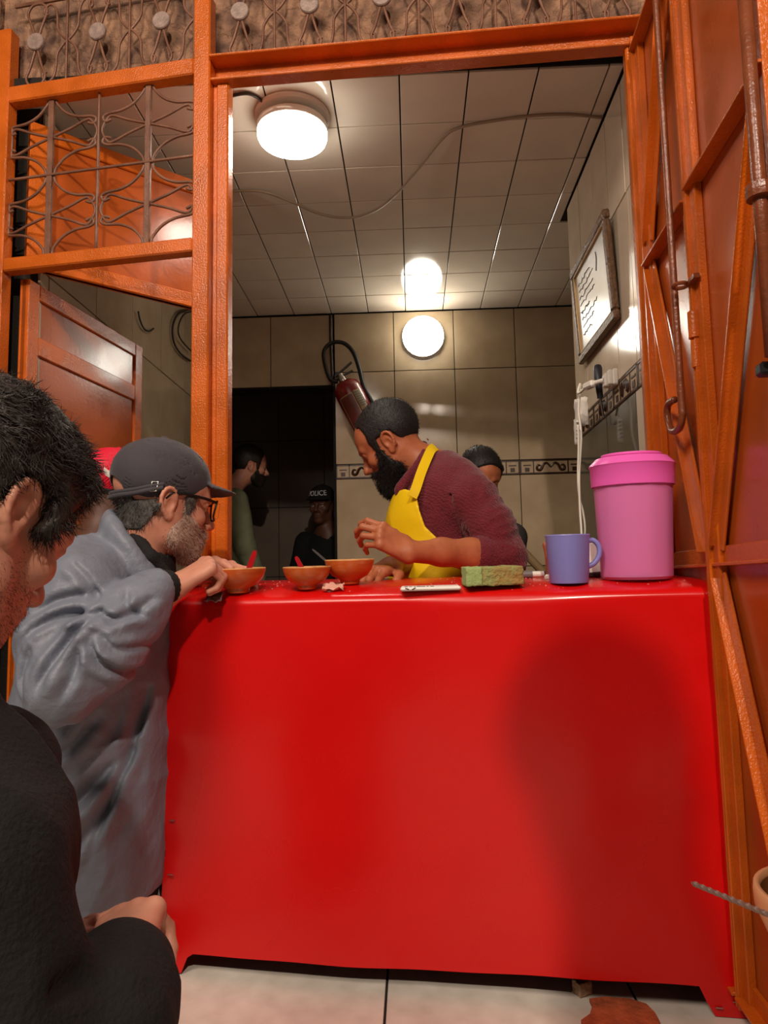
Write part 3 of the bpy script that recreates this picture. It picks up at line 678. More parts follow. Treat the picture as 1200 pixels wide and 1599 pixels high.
def vinyl():
    NX, R_ = 96, 0.012; vs = []; fs = []
    bot = []
    zs = np.concatenate([np.linspace(0, 1, 60)])
    rg = np.random.default_rng(5)
    def hem(u):                                         # bottom edge of the wrap: feet at both ends
        x = u * cw
        h = 0.038 + 0.012 * u + 0.0015 * math.sin(9 * u + 1) + 0.0008 * math.sin(31 * u)
        dl = x - 0.055; dr = (cw - x) - 0.085
        for d in (dl, dr):
            s_ = min(max(d / 0.022 + 0.5, 0), 1); h *= s_ * s_ * (3 - 2 * s_)
        return h + 0.001
    prof_n = 60
    rows = []
    for j in range(prof_n):                             # front face from hem to top, then the rounded arris, then the top
        rows.append(('f', j / (prof_n - 1)))
    for k in range(1, 6): rows.append(('r', k / 5 * math.pi / 2))
    for k in range(1, 13): rows.append(('t', k / 12))
    for k in range(1, 8): rows.append(('b', k / 7))
    for rw_ in rows:
        for i in range(NX + 1):
            u = i / NX; a = u * cw; zt = tl_[2] + (tr_[2] - tl_[2]) * u
            fl = 0.0
            if rw_[0] == 'f':
                h = hem(u); z = h + (zt - R_ - h) * rw_[1]; b = 0.0
                e = min(u, 1 - u) * cw
                b += 0.0022 * math.exp(-e / 0.04) * (math.sin(34 * z + 5 * a) + 0.6 * math.sin(71 * z + 2))  # puckers by the stapled corners
                b += 0.0022 * math.sin(4.2 * a * 3 + 2.5 * z) * (1 - z) + 0.0012 * math.sin(13 * z - 7 * a)
                b -= 0.010 * (1 - z / zt) ** 2
                a = a + (u - 0.5) * 0.012 * (1 - z / zt)
            elif rw_[0] == 'r': b = R_ - R_ * math.cos(rw_[1]) ; z = zt - R_ + R_ * math.sin(rw_[1]) + crown(b) + 0.009 * (1 - u) * (1 - math.exp(-b / 0.04))
            elif rw_[0] == 't': b = R_ + (CD - R_) * rw_[1] ** 1.7; z = zt + crown(b) + 0.009 * (1 - u) * (1 - math.exp(-b / 0.04))
            else: b = CD; z = (zt + crown(CD)) * (1 - rw_[1]) + 0.05 * rw_[1]
            p = np.array([tl_[0], tl_[1], 0]) + cdir * a + cback * b; vs.append((p[0], p[1], z))
    W = NX + 1; nr = len(rows)
    for j in range(nr - 1):
        for i in range(NX): fs.append((j * W + i, j * W + i + 1, (j + 1) * W + i + 1, (j + 1) * W + i))
    for s in (0, NX):                                   # the two ends
        ring = [j * W + s for j in range(nr)]
        fs.append(tuple(ring if s == 0 else ring[::-1]))
    return MB().add(vs, fs)
M['vinyl'] = mat('red_vinyl', (214, 14, 14), 0.27, var=0.05, vscale=3, bump=0.05, bscale=16, bdet=4, dist=0.006, coat=0.15, rvar=0.05)
vinyl().build('vinyl_wrap', M['vinyl'], ct_, angle=50)
inner = MB(Matrix([[cdir[0], cback[0], 0, tl_[0]], [cdir[1], cback[1], 0, tl_[1]], [0, 0, 1, 0], [0, 0, 0, 1]]))
M['dark_wood'] = mat('dark_inner_board', (40, 24, 18), 0.8)
inner.box((cw / 2, CD / 2, 0.10), (cw / 2 - 0.02, CD / 2 - 0.015, 0.012)).build('bottom_board', M['dark_wood'], ct_)
st = MB(inner.M)
for x, z in ((0.02, 0.055), (0.024, 0.10), (0.018, 0.02), (cw - 0.03, 0.03), (cw - 0.06, 0.018), (0.018, 0.2), (0.02, 0.31), (cw - 0.016, 0.19)): st.box((x, -0.012, z), (0.006, 0.0016, 0.0008))
st.build('staples', M['steel'], ct_)

def on_top(px, py_or_none, Y, yaw=0.0, tilt=True):
    """a frame standing on the counter top under the pixel column px at room depth Y"""
    x = P(px, 905, Y)[0]; z = ztop(x, Y) + 0.0006
    n = Vector((-SLOPE * cback[0], -SLOPE * cback[1], 1)).normalized() if tilt else Vector((0, 0, 1))
    q = Vector((0, 0, 1)).rotation_difference(n).to_matrix().to_4x4()
    return np.array([x, Y, z]), Matrix.Translation((float(x), float(Y), float(z))) @ q @ Matrix.Rotation(math.radians(yaw), 4, 'Z')
M['clay'] = mat('glazed_terracotta', (206, 104, 44), 0.3, vscale=26, col2=(190, 82, 34), bump=0.12, bscale=40, dist=0.003, coat=0.3, stretch=(1, 1, 5))
M['clay_rim'] = mat('worn_terracotta_rim', (204, 146, 88), 0.5, var=0.25, vscale=60)
M['soup'] = mat('brown_soup', (120, 64, 26), 0.25, var=0.2, vscale=60)
M['red_spoon'] = mat('red_spoon_plastic', (176, 18, 30), 0.3)
def bowl(label, px, Y, R_, H_, k=1.0):
    b, Mx = on_top(px, None, Y)
    o = thing('clay_bowl', label, 'bowl', b, 'clay bowls on the red counter')
    f = 0.4 * R_
    out = [(0.001, 0.002), (f * 0.9, 0.0), (f, 0.003), (f * 0.98, 0.008), (f * 1.05, 0.011), (R_ * 0.72, H_ * 0.36), (R_ * 0.9, H_ * 0.62), (R_ * 0.985, H_ * 0.86), (R_, H_ * 0.97)]
    inn = [(R_ * 0.945, H_ * 0.96), (R_ * 0.9, H_ * 0.75), (R_ * 0.72, H_ * 0.45), (R_ * 0.4, H_ * 0.26), (0.001, H_ * 0.24)]
    MB(Mx).lathe(out, 40, cap1=False).lathe(inn[::1], 40, cap0=False).build('bowl_body', M['clay'], o, True)
    MB(Mx).lathe([(R_, H_ * 0.96), (R_ * 0.995, H_ * 1.0), (R_ * 0.97, H_ * 1.01), (R_ * 0.945, H_ * 0.985), (R_ * 0.945, H_ * 0.955)], 40, cap0=False, cap1=False).build('rim', M['clay_rim'], o, True)
    MB(Mx).lathe([(R_ * 0.86, H_ * 0.66), (0.001, H_ * 0.665)], 32, cap0=False).build('soup', M['soup'], o)
    return b, Mx
def spoon(label, base, Mx, p0, p1, m, w=0.012, r=0.0):
    p0 = np.array(Mx @ Vector(p0)); p1 = np.array(Mx @ Vector(p1))
    o = thing('spoon', label, 'spoon', p0); d = (p1 - p0) / np.linalg.norm(p1 - p0)
    L = np.linalg.norm(p1 - p0); side = np.cross(d, [0, 1, 0]); side /= np.linalg.norm(side); fr = np.cross(side, d)
    mb = MB(); n = 12; ring = []
    for i in range(n + 1):
        t = i / n; hw = w * (0.36 + 0.14 * math.sin(math.pi * t * 0.9) if t > 0.12 else 0.30); 
        if i == n: hw *= 0.55
        c = p0 + d * L * t
        for s, e in ((-1, -1), (1, -1), (1, 1), (-1, 1)): ring.append(c + side * s * hw + fr * e * 0.0014)
    fs = [(4 * i + k, 4 * i + (k + 1) % 4, 4 * i + 4 + (k + 1) % 4, 4 * i + 4 + k) for i in range(n) for k in range(4)] + [(3, 2, 1, 0), tuple(4 * n + k for k in range(4))]
    mb.add(ring, fs).build('handle', m, o, angle=50)
    MB().ball(p0 - d * 0.008, (w * 0.75, 0.003, w * 1.2), 8, np.stack([side, fr, d], 1)).build('scoop', m, o, True)
pxm = lambda Y: Y / 1100.0
b1, m1 = bowl('clay bowl with an upright red spoon, held by the man in the grey cap', 373, 1.56, 44 * pxm(1.52), 0.055)
spoon('red spoon standing in the leftmost clay bowl', b1, m1, (0.012, 0.0, 0.022), (0.039, 0.0, 0.093), M['red_spoon'])
b2, m2 = bowl('middle clay bowl with a short red spoon handle leaning left', 480, 1.555, 38 * pxm(1.54), 0.05)
spoon('short red spoon leaning left in the middle clay bowl', b2, m2, (0.0, 0.022, 0.018), (-0.028, 0.024, 0.073), M['red_spoon'], 0.010)
b3, m3 = bowl('clay bowl under the cook\'s hand with a thin steel spoon', 547, 1.60, 39 * pxm(1.59), 0.056)
spoon('thin steel spoon leaning left in the clay bowl under the cook\'s hand', b3, m3, (-0.03, 0.022, 0.03), (-0.088, 0.026, 0.082), M['steel'], 0.005)
b, Mx = on_top(550, None, 1.565)
# crumpled napkin between the bowls
bn, Mn = on_top(521, None, 1.535)
vs, fs = crumple((0, 0, 0), 0.045, 0.03, (0, -0.4, 1), 11, 0.006)
nk = sheet_obj('napkin', [([np.array(Mn @ (v + Vector((0, 0, 0.010)))) for v in vs], fs)], mat('napkin_paper', (224, 168, 148), 0.7)); tag(nk, 'crumpled paper napkin between the two right-hand clay bowls', 'napkin')
# crumpled foil under the seated man's hand
bn, Mn = on_top(335, None, 1.50)
vs, fs = crumple((0, 0, 0), 0.035, 0.03, (0, -0.8, 1), 12, 0.006)
nk = sheet_obj('crumpled_wrapper', [([np.array(Mn @ (v + Vector((0, 0, 0.012)))) for v in vs], fs)], mat('grey_wrapper', (120, 96, 90), 0.5)); tag(nk, 'small crumpled grey wrapper under the hand by the leftmost bowl', 'wrapper')
# flat white plate with black marks
bp, Mp = on_top(672, None, 1.50)
pt_ = thing('paper_plate', 'flat white paper sheet with black print in front of the yellow apron', 'paper', bp)
w_ = 46 * pxm(1.5)
o_ = MB(Mp).box((0, 0, 0.0045), (w_, 0.035, 0.004), bev=0.003).build('sheet', mat('white_sheet', (244, 238, 230), 0.5), pt_)
pm = MB(Mp); r_ = random.Random(9)
for k in range(7): pm.box((-w_ + 0.012 + 0.009 * k, -0.020 + 0.006 * (k % 2), 0.0088), (0.004 * r_.uniform(0.4, 1.2), 0.003, 0.0006), rotm('Z', r_.uniform(-40, 40)))
for k in range(2): pm.box((-w_ + 0.014 + 0.014 * k, -0.0352, 0.0055), (0.004, 0.0004, 0.001), rotm('Y', r_.uniform(-40, 40)))
pm.build('print', mat('black_print', (30, 26, 24), 0.6), pt_)
# sponge
bs, Ms = on_top(769, None, 1.50, 4)
M['sponge'] = mat('green_sponge', (150, 168, 104), 0.9, vscale=28, col2=(160, 120, 66), bump=0.9, bscale=150, dist=0.006)
M['scourer'] = mat('pale_scourer', (158, 176, 112), 0.9, bump=0.6, bscale=200, dist=0.004)
sp_ = thing('sponge', 'worn green kitchen sponge lying on the red counter', 'sponge', bs)
sw = 44 * pxm(1.5)
def soft_box(Mx, c, h, seed, amp=0.0025, n=10):
    bm = bmesh.new(); bmesh.ops.create_cube(bm, size=2); bmesh.ops.subdivide_edges(bm, edges=bm.edges, cuts=n, use_grid_fill=True)
    from mathutils import noise
    for v in bm.verts:
        p = v.co.copy(); q = Vector([math.copysign(min(abs(a), 0.93), a) for a in p]); d = p - q
        if d.length > 0: p = q + d.normalized() * 0.07
        v.co = Vector((c[0] + p.x * h[0], c[1] + p.y * h[1], c[2] + p.z * h[2])) + noise.noise_vector(p * 2.2 + Vector((seed, 0, 0))) * amp
    me = bpy.data.meshes.new('soft'); bm.to_mesh(me); bm.free(); me.transform(Mx); return me
link_mesh('foam', soft_box(Ms, (0.016, 0, 0.0225), (sw - 0.016, 0.036, 0.0195), 3), M['sponge'], sp_, True)
link_mesh('scouring_pad', soft_box(Ms, (-sw + 0.017, 0, 0.0225), (0.017, 0.0365, 0.0198), 8, 0.0015), M['scourer'], sp_, True)
# lilac mug
bm_, Mm = on_top(889, None, 1.50)
mg = thing('mug', 'lilac plastic mug with a handle on the right, beside the pink pitcher', 'mug', bm_)
M['lilac'] = mat('lilac_plastic', (134, 134, 206), 0.35, sss=0.0)
mr = 33.5 * pxm(1.5); mh = 0.101
MB(Mm).lathe([(0.001, 0.001), (mr * 0.85, 0.0), (mr * 0.88, 0.003), (mr * 0.895, 0.018), (mr * 0.915, 0.020), (mr * 0.99, mh - 0.006), (mr * 1.02, mh - 0.002), (mr * 1.0, mh), (mr * 0.94, mh - 0.002), (mr * 0.86, 0.01), (0.001, 0.008)], 48).build('cup', M['lilac'], mg, angle=35)
hd_ = spline([(mr * 0.9, 0.0, mh * 0.86), (mr * 1.2, 0, mh * 0.86), (mr * 1.42, 0, mh * 0.74), (mr * 1.42, 0, mh * 0.56), (mr * 1.2, 0, mh * 0.40), (mr * 0.88, 0, mh * 0.32)], 6)
MB(Mm).tube(hd_, 0.0055, 8).build('handle', M['lilac'], mg, True)
# pink pitcher
bq, Mq = on_top(995, None, 1.53, 8)
pi = thing('pitcher', 'large translucent pink plastic water pitcher with a lid', 'pitcher', bq)
M['pink'] = mat('translucent_pink_plastic', (255, 156, 220), 0.25, trans=0.5, ior=1.25, bump=0.05, bscale=60, dist=0.002)
M['pink_lid'] = mat('pink_lid_plastic', (248, 108, 200), 0.3, trans=0.15, ior=1.25)
M['water'] = mat('water', (222, 122, 166), 0.15, trans=0.45, ior=1.2)
q_ = pxm(1.53)
rb, rt, ph = 53 * q_, 60 * q_, 0.262
def facet(prof, n=48, k=12, amp=0.012):                 # a lathe whose wall is softly fluted
    mb = MB(); mb.lathe(prof, n, cap0=False, cap1=False); v = mb.v[0]; a = np.arctan2(v[:, 1], v[:, 0]); v *= 1
    f = 1 - amp * (0.5 - 0.5 * np.cos(a * k)) ; v[:, 0] *= f; v[:, 1] *= f; return mb
zl = ph * 0.80
t_ = facet([(0.001, 0.001), (rb * 0.93, 0.0), (rb, 0.006), (rb * 1.0, 0.012), (rb + (rt - rb) * 0.8, zl), (rt * 0.97, zl + 0.01), (rt * 0.93, zl + 0.01), (rb + (rt - rb) * 0.8 - 0.004, zl - 0.004), (rb - 0.004, 0.012), (0.001, 0.006)])
t_.M = Mq; t_.build('jug', M['pink'], pi, angle=35)
lr = rt * 1.04
t_ = MB(Mq).lathe([(lr * 0.965, zl - 0.012), (lr * 0.985, zl - 0.012), (lr * 0.99, zl - 0.002), (lr * 1.0, zl + 0.028), (lr * 1.03, zl + 0.032), (lr * 1.0, zl + 0.036), (lr * 0.9, ph - 0.008), (lr * 0.86, ph - 0.004), (lr * 0.5, ph + 0.001), (0.001, ph + 0.002)], 40, cap0=False)
t_.build('lid', M['pink_lid'], pi, angle=35)
MB(Mq).lathe([(lr * 0.7, ph - 0.001), (lr * 0.72, ph + 0.004), (lr * 0.66, ph + 0.004), (lr * 0.65, ph - 0.001)], 40, cap0=False, cap1=False).build('lid_ring', M['pink_lid'], pi, True)
MB(Mq).box((-0.004, 0.03, ph + 0.006), (0.008, 0.005, 0.005), bev=0.002).build('lid_catch', M['white_plastic'], pi)
wz = ph * 0.535
MB(Mq).lathe([(0.001, 0.008), (rb - 0.006, 0.012), (rb + (rt - rb) * 0.53 - 0.0055, wz), (0.001, wz)], 48, cap0=False, cap1=False).build('water', M['water'], pi, angle=35)
# things at the back of the counter
def lie(px, Y): return on_top(px, None, Y)
bk, Mk = lie(835, 1.66)
kk = thing('table_knife', 'knife with a grey and white handle lying behind the sponge', 'knife', bk)
MB(Mk).tube([(-0.035, 0, 0.008), (-0.005, 0, 0.008)], 0.0095, 10).build('grey_grip', mat('grey_grip', (110, 106, 104), 0.4), kk, angle=50)
MB(Mk).tube([(-0.005, 0, 0.008), (0.022, 0, 0.008)], 0.0075, 10).build('white_ferrule', M['white_plastic'], kk, angle=50)
MB(Mk).box((0.05, 0, 0.008), (0.035, 0.0008, 0.007)).build('blade', M['steel'], kk)
bk, Mk = lie(854, 1.60)
jar = thing('wooden_stick', 'reddish brown wooden stick standing left of the lilac mug', 'stick', bk)
MB(Mk).tube(spline([(0.006, 0, 0.003), (0.003, 0, 0.05), (0.0, 0, 0.082)], 4), [0.005] * 6 + [0.006, 0.007, 0.005], 8).build('shaft', mat('red_brown_wood', (150, 84, 54), 0.5), jar, True)
MB(Mk).lathe([(0.001, 0), (0.011, 0), (0.011, 0.006), (0.006, 0.01)], 12, (0.006, 0, 0)).build('foot', M['white_plastic'], jar, angle=40)
bk, Mk = lie(938, 1.63)
bx_o = thing('napkin_box', 'white paper box behind the lilac mug and the pitcher', 'box', bk)
MB(Mk).box((0, 0, 0.045), (0.03, 0.02, 0.034), rotm('Y', -4), 0.002).build('box_body', mat('white_card', (232, 226, 218), 0.6), bx_o)
MB(Mk).box((0, 0, 0.0055), (0.036, 0.026, 0.005), bev=0.002).build('tray', mat('dark_tray', (44, 26, 26), 0.4), bx_o)
# droplets and grains on the vinyl
dr = MB(); r_ = random.Random(21)
for k in range(260):
    u = r_.choice((r_.gauss(0.14, 0.05), r_.gauss(0.57, 0.06), r_.gauss(0.70, 0.04), r_.gauss(0.86, 0.05), r_.uniform(0.03, 0.97))); u = min(max(u, 0.02), 0.98)
    b = r_.uniform(0.02, CD - 0.03); p = np.array([tl_[0], tl_[1], 0]) + cdir * u * cw + cback * b; s = r_.uniform(0.0008, 0.0024)
    dr.ball((p[0], p[1], ztop(p[0], p[1])), (s, s, s * 0.5), 4)
do = dr.build('water_drops', mat('clear_drops', (255, 220, 210), 0.05, trans=0.6, ior=1.33), None, True, base=(tl_[0], tl_[1], zf)); do['kind'] = 'stuff'; tag(do, 'water drops and crumbs sprinkled over the red counter top', 'drops')

# ------------------------------------------------------------------ floor litter
def slab_poly(name, pts, z0, th, m, label, cat):
    mb = MB(); n = len(pts); vs = [(p[0], p[1], z0) for p in pts] + [(p[0], p[1], z0 + th) for p in pts]
    mb.add(vs, [tuple(range(n))[::-1], tuple(range(n, 2 * n))] + [(i, (i + 1) % n, n + (i + 1) % n, n + i) for i in range(n)])
    return tag(mb.build(name, m, None, False, base=(*pts[0][:2], z0)), label, cat)
M['rust_scrap'] = mat('rust_scrap', (176, 84, 48), 0.8, var=0.3, vscale=30, bump=0.6, bscale=60, dist=0.01)
pts = [on_floor(x, y) for x, y in ((921, 1566), (945, 1563), (985, 1566), (1010, 1574), (1024, 1588), (1030, 1600), (1034, 1640), (915, 1645), (908, 1600), (922, 1590), (926, 1576))]
slab_poly('floor_scrap', pts[::-1], 0.001, 0.007, M['rust_scrap'], 'rust orange flat scrap lying on the floor before the counter', 'scrap')
cq = on_floor(910, 1551)
me_ = soft_box(Matrix.Translation((cq[0], cq[1], 0.0)) @ Matrix.Rotation(0.5, 4, 'Z'), (0, 0, 0.0125), (0.015, 0.012, 0.012), 5, 0.002)
o_ = link_mesh('bread_cube', me_, mat('bread_crumb', (168, 136, 104), 0.9, var=0.2, vscale=60, bump=0.6, bscale=120, dist=0.006), None, True, base=(cq[0], cq[1], 0)); tag(o_, 'small beige bread cube on the floor under the counter edge', 'bread')

# ------------------------------------------------------------------ stool at the right edge with a wooden bowl and a twisted skewer
YS = 0.70; br = 0.078
q_ = P(1192, 1440, YS); bc = np.array([q_[0] + br, YS, q_[2] - 0.05]); sz = bc[2]
sc_ = np.array([bc[0] + 0.055, YS, 0.0])
so_ = thing('side_stool', 'small round wooden stool at the right edge of the picture', 'stool', sc_)
M['wood'] = mat('worn_wood', (120, 82, 52), 0.6, var=0.2, vscale=10, stretch=(1, 12, 1))
MB().lathe([(0.001, sz - 0.025), (0.085, sz - 0.025), (0.09, sz - 0.018), (0.09, sz - 0.005), (0.085, sz), (0.001, sz)], 32, sc_).build('seat', M['wood'], so_, angle=40)
for k in range(3):
    a = math.radians(20 + 120 * k); MB().tube([sc_ + [0.06 * math.cos(a), 0.06 * math.sin(a), sz - 0.022], sc_ + [0.07 * math.cos(a), 0.07 * math.sin(a), 0]], [0.014, 0.011], 8).build('leg', M['wood'], so_, angle=50)
M['bowl_wood'] = mat('pale_bowl_wood', (226, 160, 112), 0.45, var=0.1, vscale=20)
M['bowl_in'] = mat('brown_bowl_inside', (150, 96, 54), 0.5)
wb_ = thing('wooden_bowl', 'pale wooden bowl cut by the right edge of the picture', 'bowl', bc)
MB().lathe([(0.001, 0.001), (0.04, 0.0), (0.042, 0.004), (br * 0.86, 0.03), (br * 0.99, 0.055), (br, 0.068), (br * 0.99, 0.074), (br * 0.93, 0.075), (br * 0.91, 0.068)], 48, bc, cap1=False).build('bowl_body', M['bowl_wood'], wb_, True)
MB().lathe([(br * 0.91, 0.069), (br * 0.86, 0.045), (br * 0.5, 0.012), (0.001, 0.01)], 48, bc, cap0=False).build('inside', M['bowl_in'], wb_, True)
k0, k1 = P(1080, 1378, 0.70), P(1215, 1434, YS - br - 0.012)
k1 = np.array([k1[0], k1[1], max(k1[2], sz + 0.004)])
dk = k1 - k0
sk_ = thing('skewer', 'twisted steel skewer pointing left at the lower right edge', 'skewer', k1)
tw = MB(); n = 90; ring = []
Ld = np.linalg.norm(dk); dd = dk / Ld; LL = Ld * 1.25; s1 = np.cross(dd, [0, 0, 1]); s1 /= np.linalg.norm(s1); s2 = np.cross(dd, s1)
for i in range(n + 1):
    t = i / n; a = t * 22; w = 0.0025 if i > 2 else 0.0006 + 0.0006 * i
    for q in range(4):
        aa = a + q * math.pi / 2; ring.append(k0 + dd * LL * t + (s1 * math.cos(aa) + s2 * math.sin(aa)) * w)
tw.add(ring, [(4 * i + k, 4 * i + (k + 1) % 4, 4 * i + 4 + (k + 1) % 4, 4 * i + 4 + k) for i in range(n) for k in range(4)]); tw.build('twisted_shaft', mat('dull_steel', (150, 122, 112), 0.45, metal=0.3), sk_, angle=30)
MB().tube([k0 + dd * LL * 1.0, k0 + dd * (LL + 0.05)], [0.005, 0.008], 8).build('grip', M['wood'], sk_, angle=40)
# ------------------------------------------------------------------ modelling by distance fields: one continuous skin per body or garment
def rc(a, b, ra, rb=None):
    a = np.array(a, float); b = np.array(b, float); rb = ra if rb is None else rb; ba = b - a; L = ba @ ba + 1e-12
    def f(p):
        pa = p - a; h = np.clip(pa @ ba / L, 0, 1); q = pa - h[..., None] * ba
        return np.sqrt((q * q).sum(-1)) - (ra + (rb - ra) * h)
    return f
def ell(c, r, R=None):
    c = np.array(c, float); r = np.array(r, float)
    def f(p):
        q = p - c
        if R is not None: q = q @ R
        k0 = np.sqrt(((q / r) ** 2).sum(-1)); k1 = np.sqrt(((q / (r * r)) ** 2).sum(-1)) + 1e-9
        return k0 * (k0 - 1) / k1
    return f
def rbox(c, h, r, R=None):
    c = np.array(c, float); h = np.array(h, float) - r
    def f(p):
        q = p - c
        if R is not None: q = q @ R
        q = np.abs(q) - h
        return np.sqrt((np.maximum(q, 0) ** 2).sum(-1)) + np.minimum(q.max(-1), 0) - r
    return f
def loft(secs, ax=2):
    """upright body of elliptic sections: (z, cx, cy, a, b, yaw degrees)"""
    S = np.array([tuple(s) + (0,) * (6 - len(s)) for s in sorted(secs)], float)
    zz = np.linspace(S[0, 0], S[-1, 0], 120)
    sp = spline(S, 24); tab = np.stack([np.interp(zz, sp[:, 0], sp[:, k]) for k in range(6)], 1)
    def f(p):
        z = p[..., 2]; g = lambda k: np.interp(z, zz, tab[:, k])
        yw = np.radians(g(5)); dx = p[..., 0] - g(1); dy = p[..., 1] - g(2); c, s = np.cos(yw), np.sin(yw)
        u = dx * c + dy * s; v = -dx * s + dy * c; a = g(3); b = g(4)
        k0 = np.sqrt((u / a) ** 2 + (v / b) ** 2) + 1e-9; k1 = np.sqrt((u / a ** 2) ** 2 + (v / b ** 2) ** 2) + 1e-9
        d = np.where(k0 > 0.3, k0 * (k0 - 1) / k1, -0.7 * np.minimum(a, b))
        return np.maximum(d, np.maximum(z - zz[-1], zz[0] - z))
    return f
def poly2(pts):
    """signed distance to a polygon in the local (x, z) plane, negative inside"""
    V = np.array(pts, float)
    def f(p):
        x, z = p[..., 0], p[..., 2]; d = np.full(x.shape, 1e9); s = np.ones(x.shape)
        for i in range(len(V)):
            a, b = V[i], V[i - 1]; ex, ez = b - a; wx = x - a[0]; wz = z - a[1]
            t = np.clip((wx * ex + wz * ez) / (ex * ex + ez * ez), 0, 1)
            d = np.minimum(d, (wx - ex * t) ** 2 + (wz - ez * t) ** 2)
            c1 = z >= a[1]; c2 = z < b[1]; c3 = ex * wz > ez * wx
            s = np.where((c1 & c2 & c3) | (~c1 & ~c2 & ~c3), -s, s)
        return s * np.sqrt(d)
    return f
def chain(pts, rs, k=0.02):
    fs = [rc(pts[i], pts[i + 1], rs[i], rs[i + 1]) for i in range(len(pts) - 1)]
    def f(p):
        d = fs[0](p)
        for g in fs[1:]: d = smin(d, g(p), k)
        return d
    return f
def smin(a, b, k):
    if k <= 0: return np.minimum(a, b)
    h = np.maximum(k - np.abs(a - b), 0) / k
    return np.minimum(a, b) - h * h * k * 0.25
def at(fn, o, R, s=1.0):
    """place a local shape: R has the local axes as columns"""
    o = np.array(o, float); R = np.array(R, float)
    return lambda p: fn(((p - o) @ R) / s) * s
_G = np.random.default_rng(11).normal(size=(4096, 3)); _G /= np.linalg.norm(_G, axis=1)[:, None]
def vnoise(p, sc=1.0, seed=0):
    """gradient noise, about -0.7..0.7"""
    q = p * sc + seed * 17.31; i = np.floor(q).astype(np.int64); f = q - i; u = f * f * f * (f * (f * 6 - 15) + 10); out = 0
    for dx in (0, 1):
        for dy in (0, 1):
            for dz in (0, 1):
                h = ((i[..., 0] + dx) * 73856093 ^ (i[..., 1] + dy) * 19349663 ^ (i[..., 2] + dz) * 83492791) & 4095
                g = _G[h]; v = g[..., 0] * (f[..., 0] - dx) + g[..., 1] * (f[..., 1] - dy) + g[..., 2] * (f[..., 2] - dz)
                w = (u[..., 0] if dx else 1 - u[..., 0]) * (u[..., 1] if dy else 1 - u[..., 1]) * (u[..., 2] if dz else 1 - u[..., 2])
                out = out + v * w
    return out
def ridged(p, sc, seed=0): return 1 - 2.2 * np.abs(vnoise(p, sc, seed))
class Sdf:
    def __init__(s): s.ops = []
    def add(s, fn, k=0.01): s.ops.append(('+', fn, k)); return s
    def sub(s, fn, k=0.005): s.ops.append(('-', fn, k)); return s
    def cut(s, fn, k=0.002): s.ops.append(('&', fn, k)); return s
    def disp(s, fn): s.ops.append(('d', fn, 0)); return s
    def __call__(s, p, want=None):
        d = np.full(p.shape[:-1], 1.0)
        for i, (o, fn, k) in enumerate(s.ops):
            if want is not None:
                m = want[i]
                if not m.any(): continue
                q = p[m]; e = d[m]
            else: m = slice(None); q = p; e = d
            if o == '+': e = smin(e, fn(q), k)
            elif o == '-': e = -smin(-e, fn(q), k)
            elif o == '&': e = -smin(-e, -fn(q), k)
            else: e = e + fn(q, e) if fn.__code__.co_argcount == 2 else e + fn(q)
            d[m] = e
        return d
    def mesh(s, lo, hi, h, name):
        bs = 8; lo = np.array(lo, float) - 2 * h; nb = np.ceil((np.array(hi) + 2 * h - lo) / (h * bs)).astype(int)
        n = nb * bs + 1
        bi = np.stack(np.meshgrid(*[np.arange(k) for k in nb], indexing='ij'), -1).reshape(-1, 3)
        cen = lo + (bi + 0.5) * bs * h; rad = bs * h * 0.5 * 1.7321
        vals = []; base = np.full(len(cen), 1.0)
        for o, fn, k in s.ops:
            if o == 'd': vals.append(None); continue
            v = fn(cen); vals.append(v)
            if o == '+': base = smin(base, v, k)
            elif o == '-': base = -smin(-base, v, k)
            else: base = np.maximum(base, v)
        act = np.abs(base) < rad * 1.25 + 0.012
        D = np.full(n, 0.1, np.float32)
        neg = base < 0
        for b in bi[neg]: D[b[0] * bs:b[0] * bs + bs + 1, b[1] * bs:b[1] * bs + bs + 1, b[2] * bs:b[2] * bs + bs + 1] = -0.1
        ab = bi[act]; 
        want = []
        for (o, fn, k), v in zip(s.ops, vals):
            if v is None: want.append(np.ones(len(ab), bool))
            elif o == '+': want.append((v[act] - rad * 1.1 < base[act] + rad * 1.1 + k + 0.012))
            elif o == '-': want.append(v[act] < rad * 1.2 + k + 0.012)
            else: want.append(v[act] > -(rad * 1.2 + k + 0.012))
        g = np.stack(np.meshgrid(*[np.arange(bs + 1)] * 3, indexing='ij'), -1).reshape(-1, 3)
        for a in range(0, len(ab), 1500):
            bb = ab[a:a + 1500]; p = lo + (bb[:, None, :] * bs + g[None]) * h
            d = s(p, [w[a:a + 1500] for w in want]).astype(np.float32)
            ii = bb[:, None, :] * bs + g[None]; D[ii[..., 0], ii[..., 1], ii[..., 2]] = d
        return nets(D, lo, h, name)
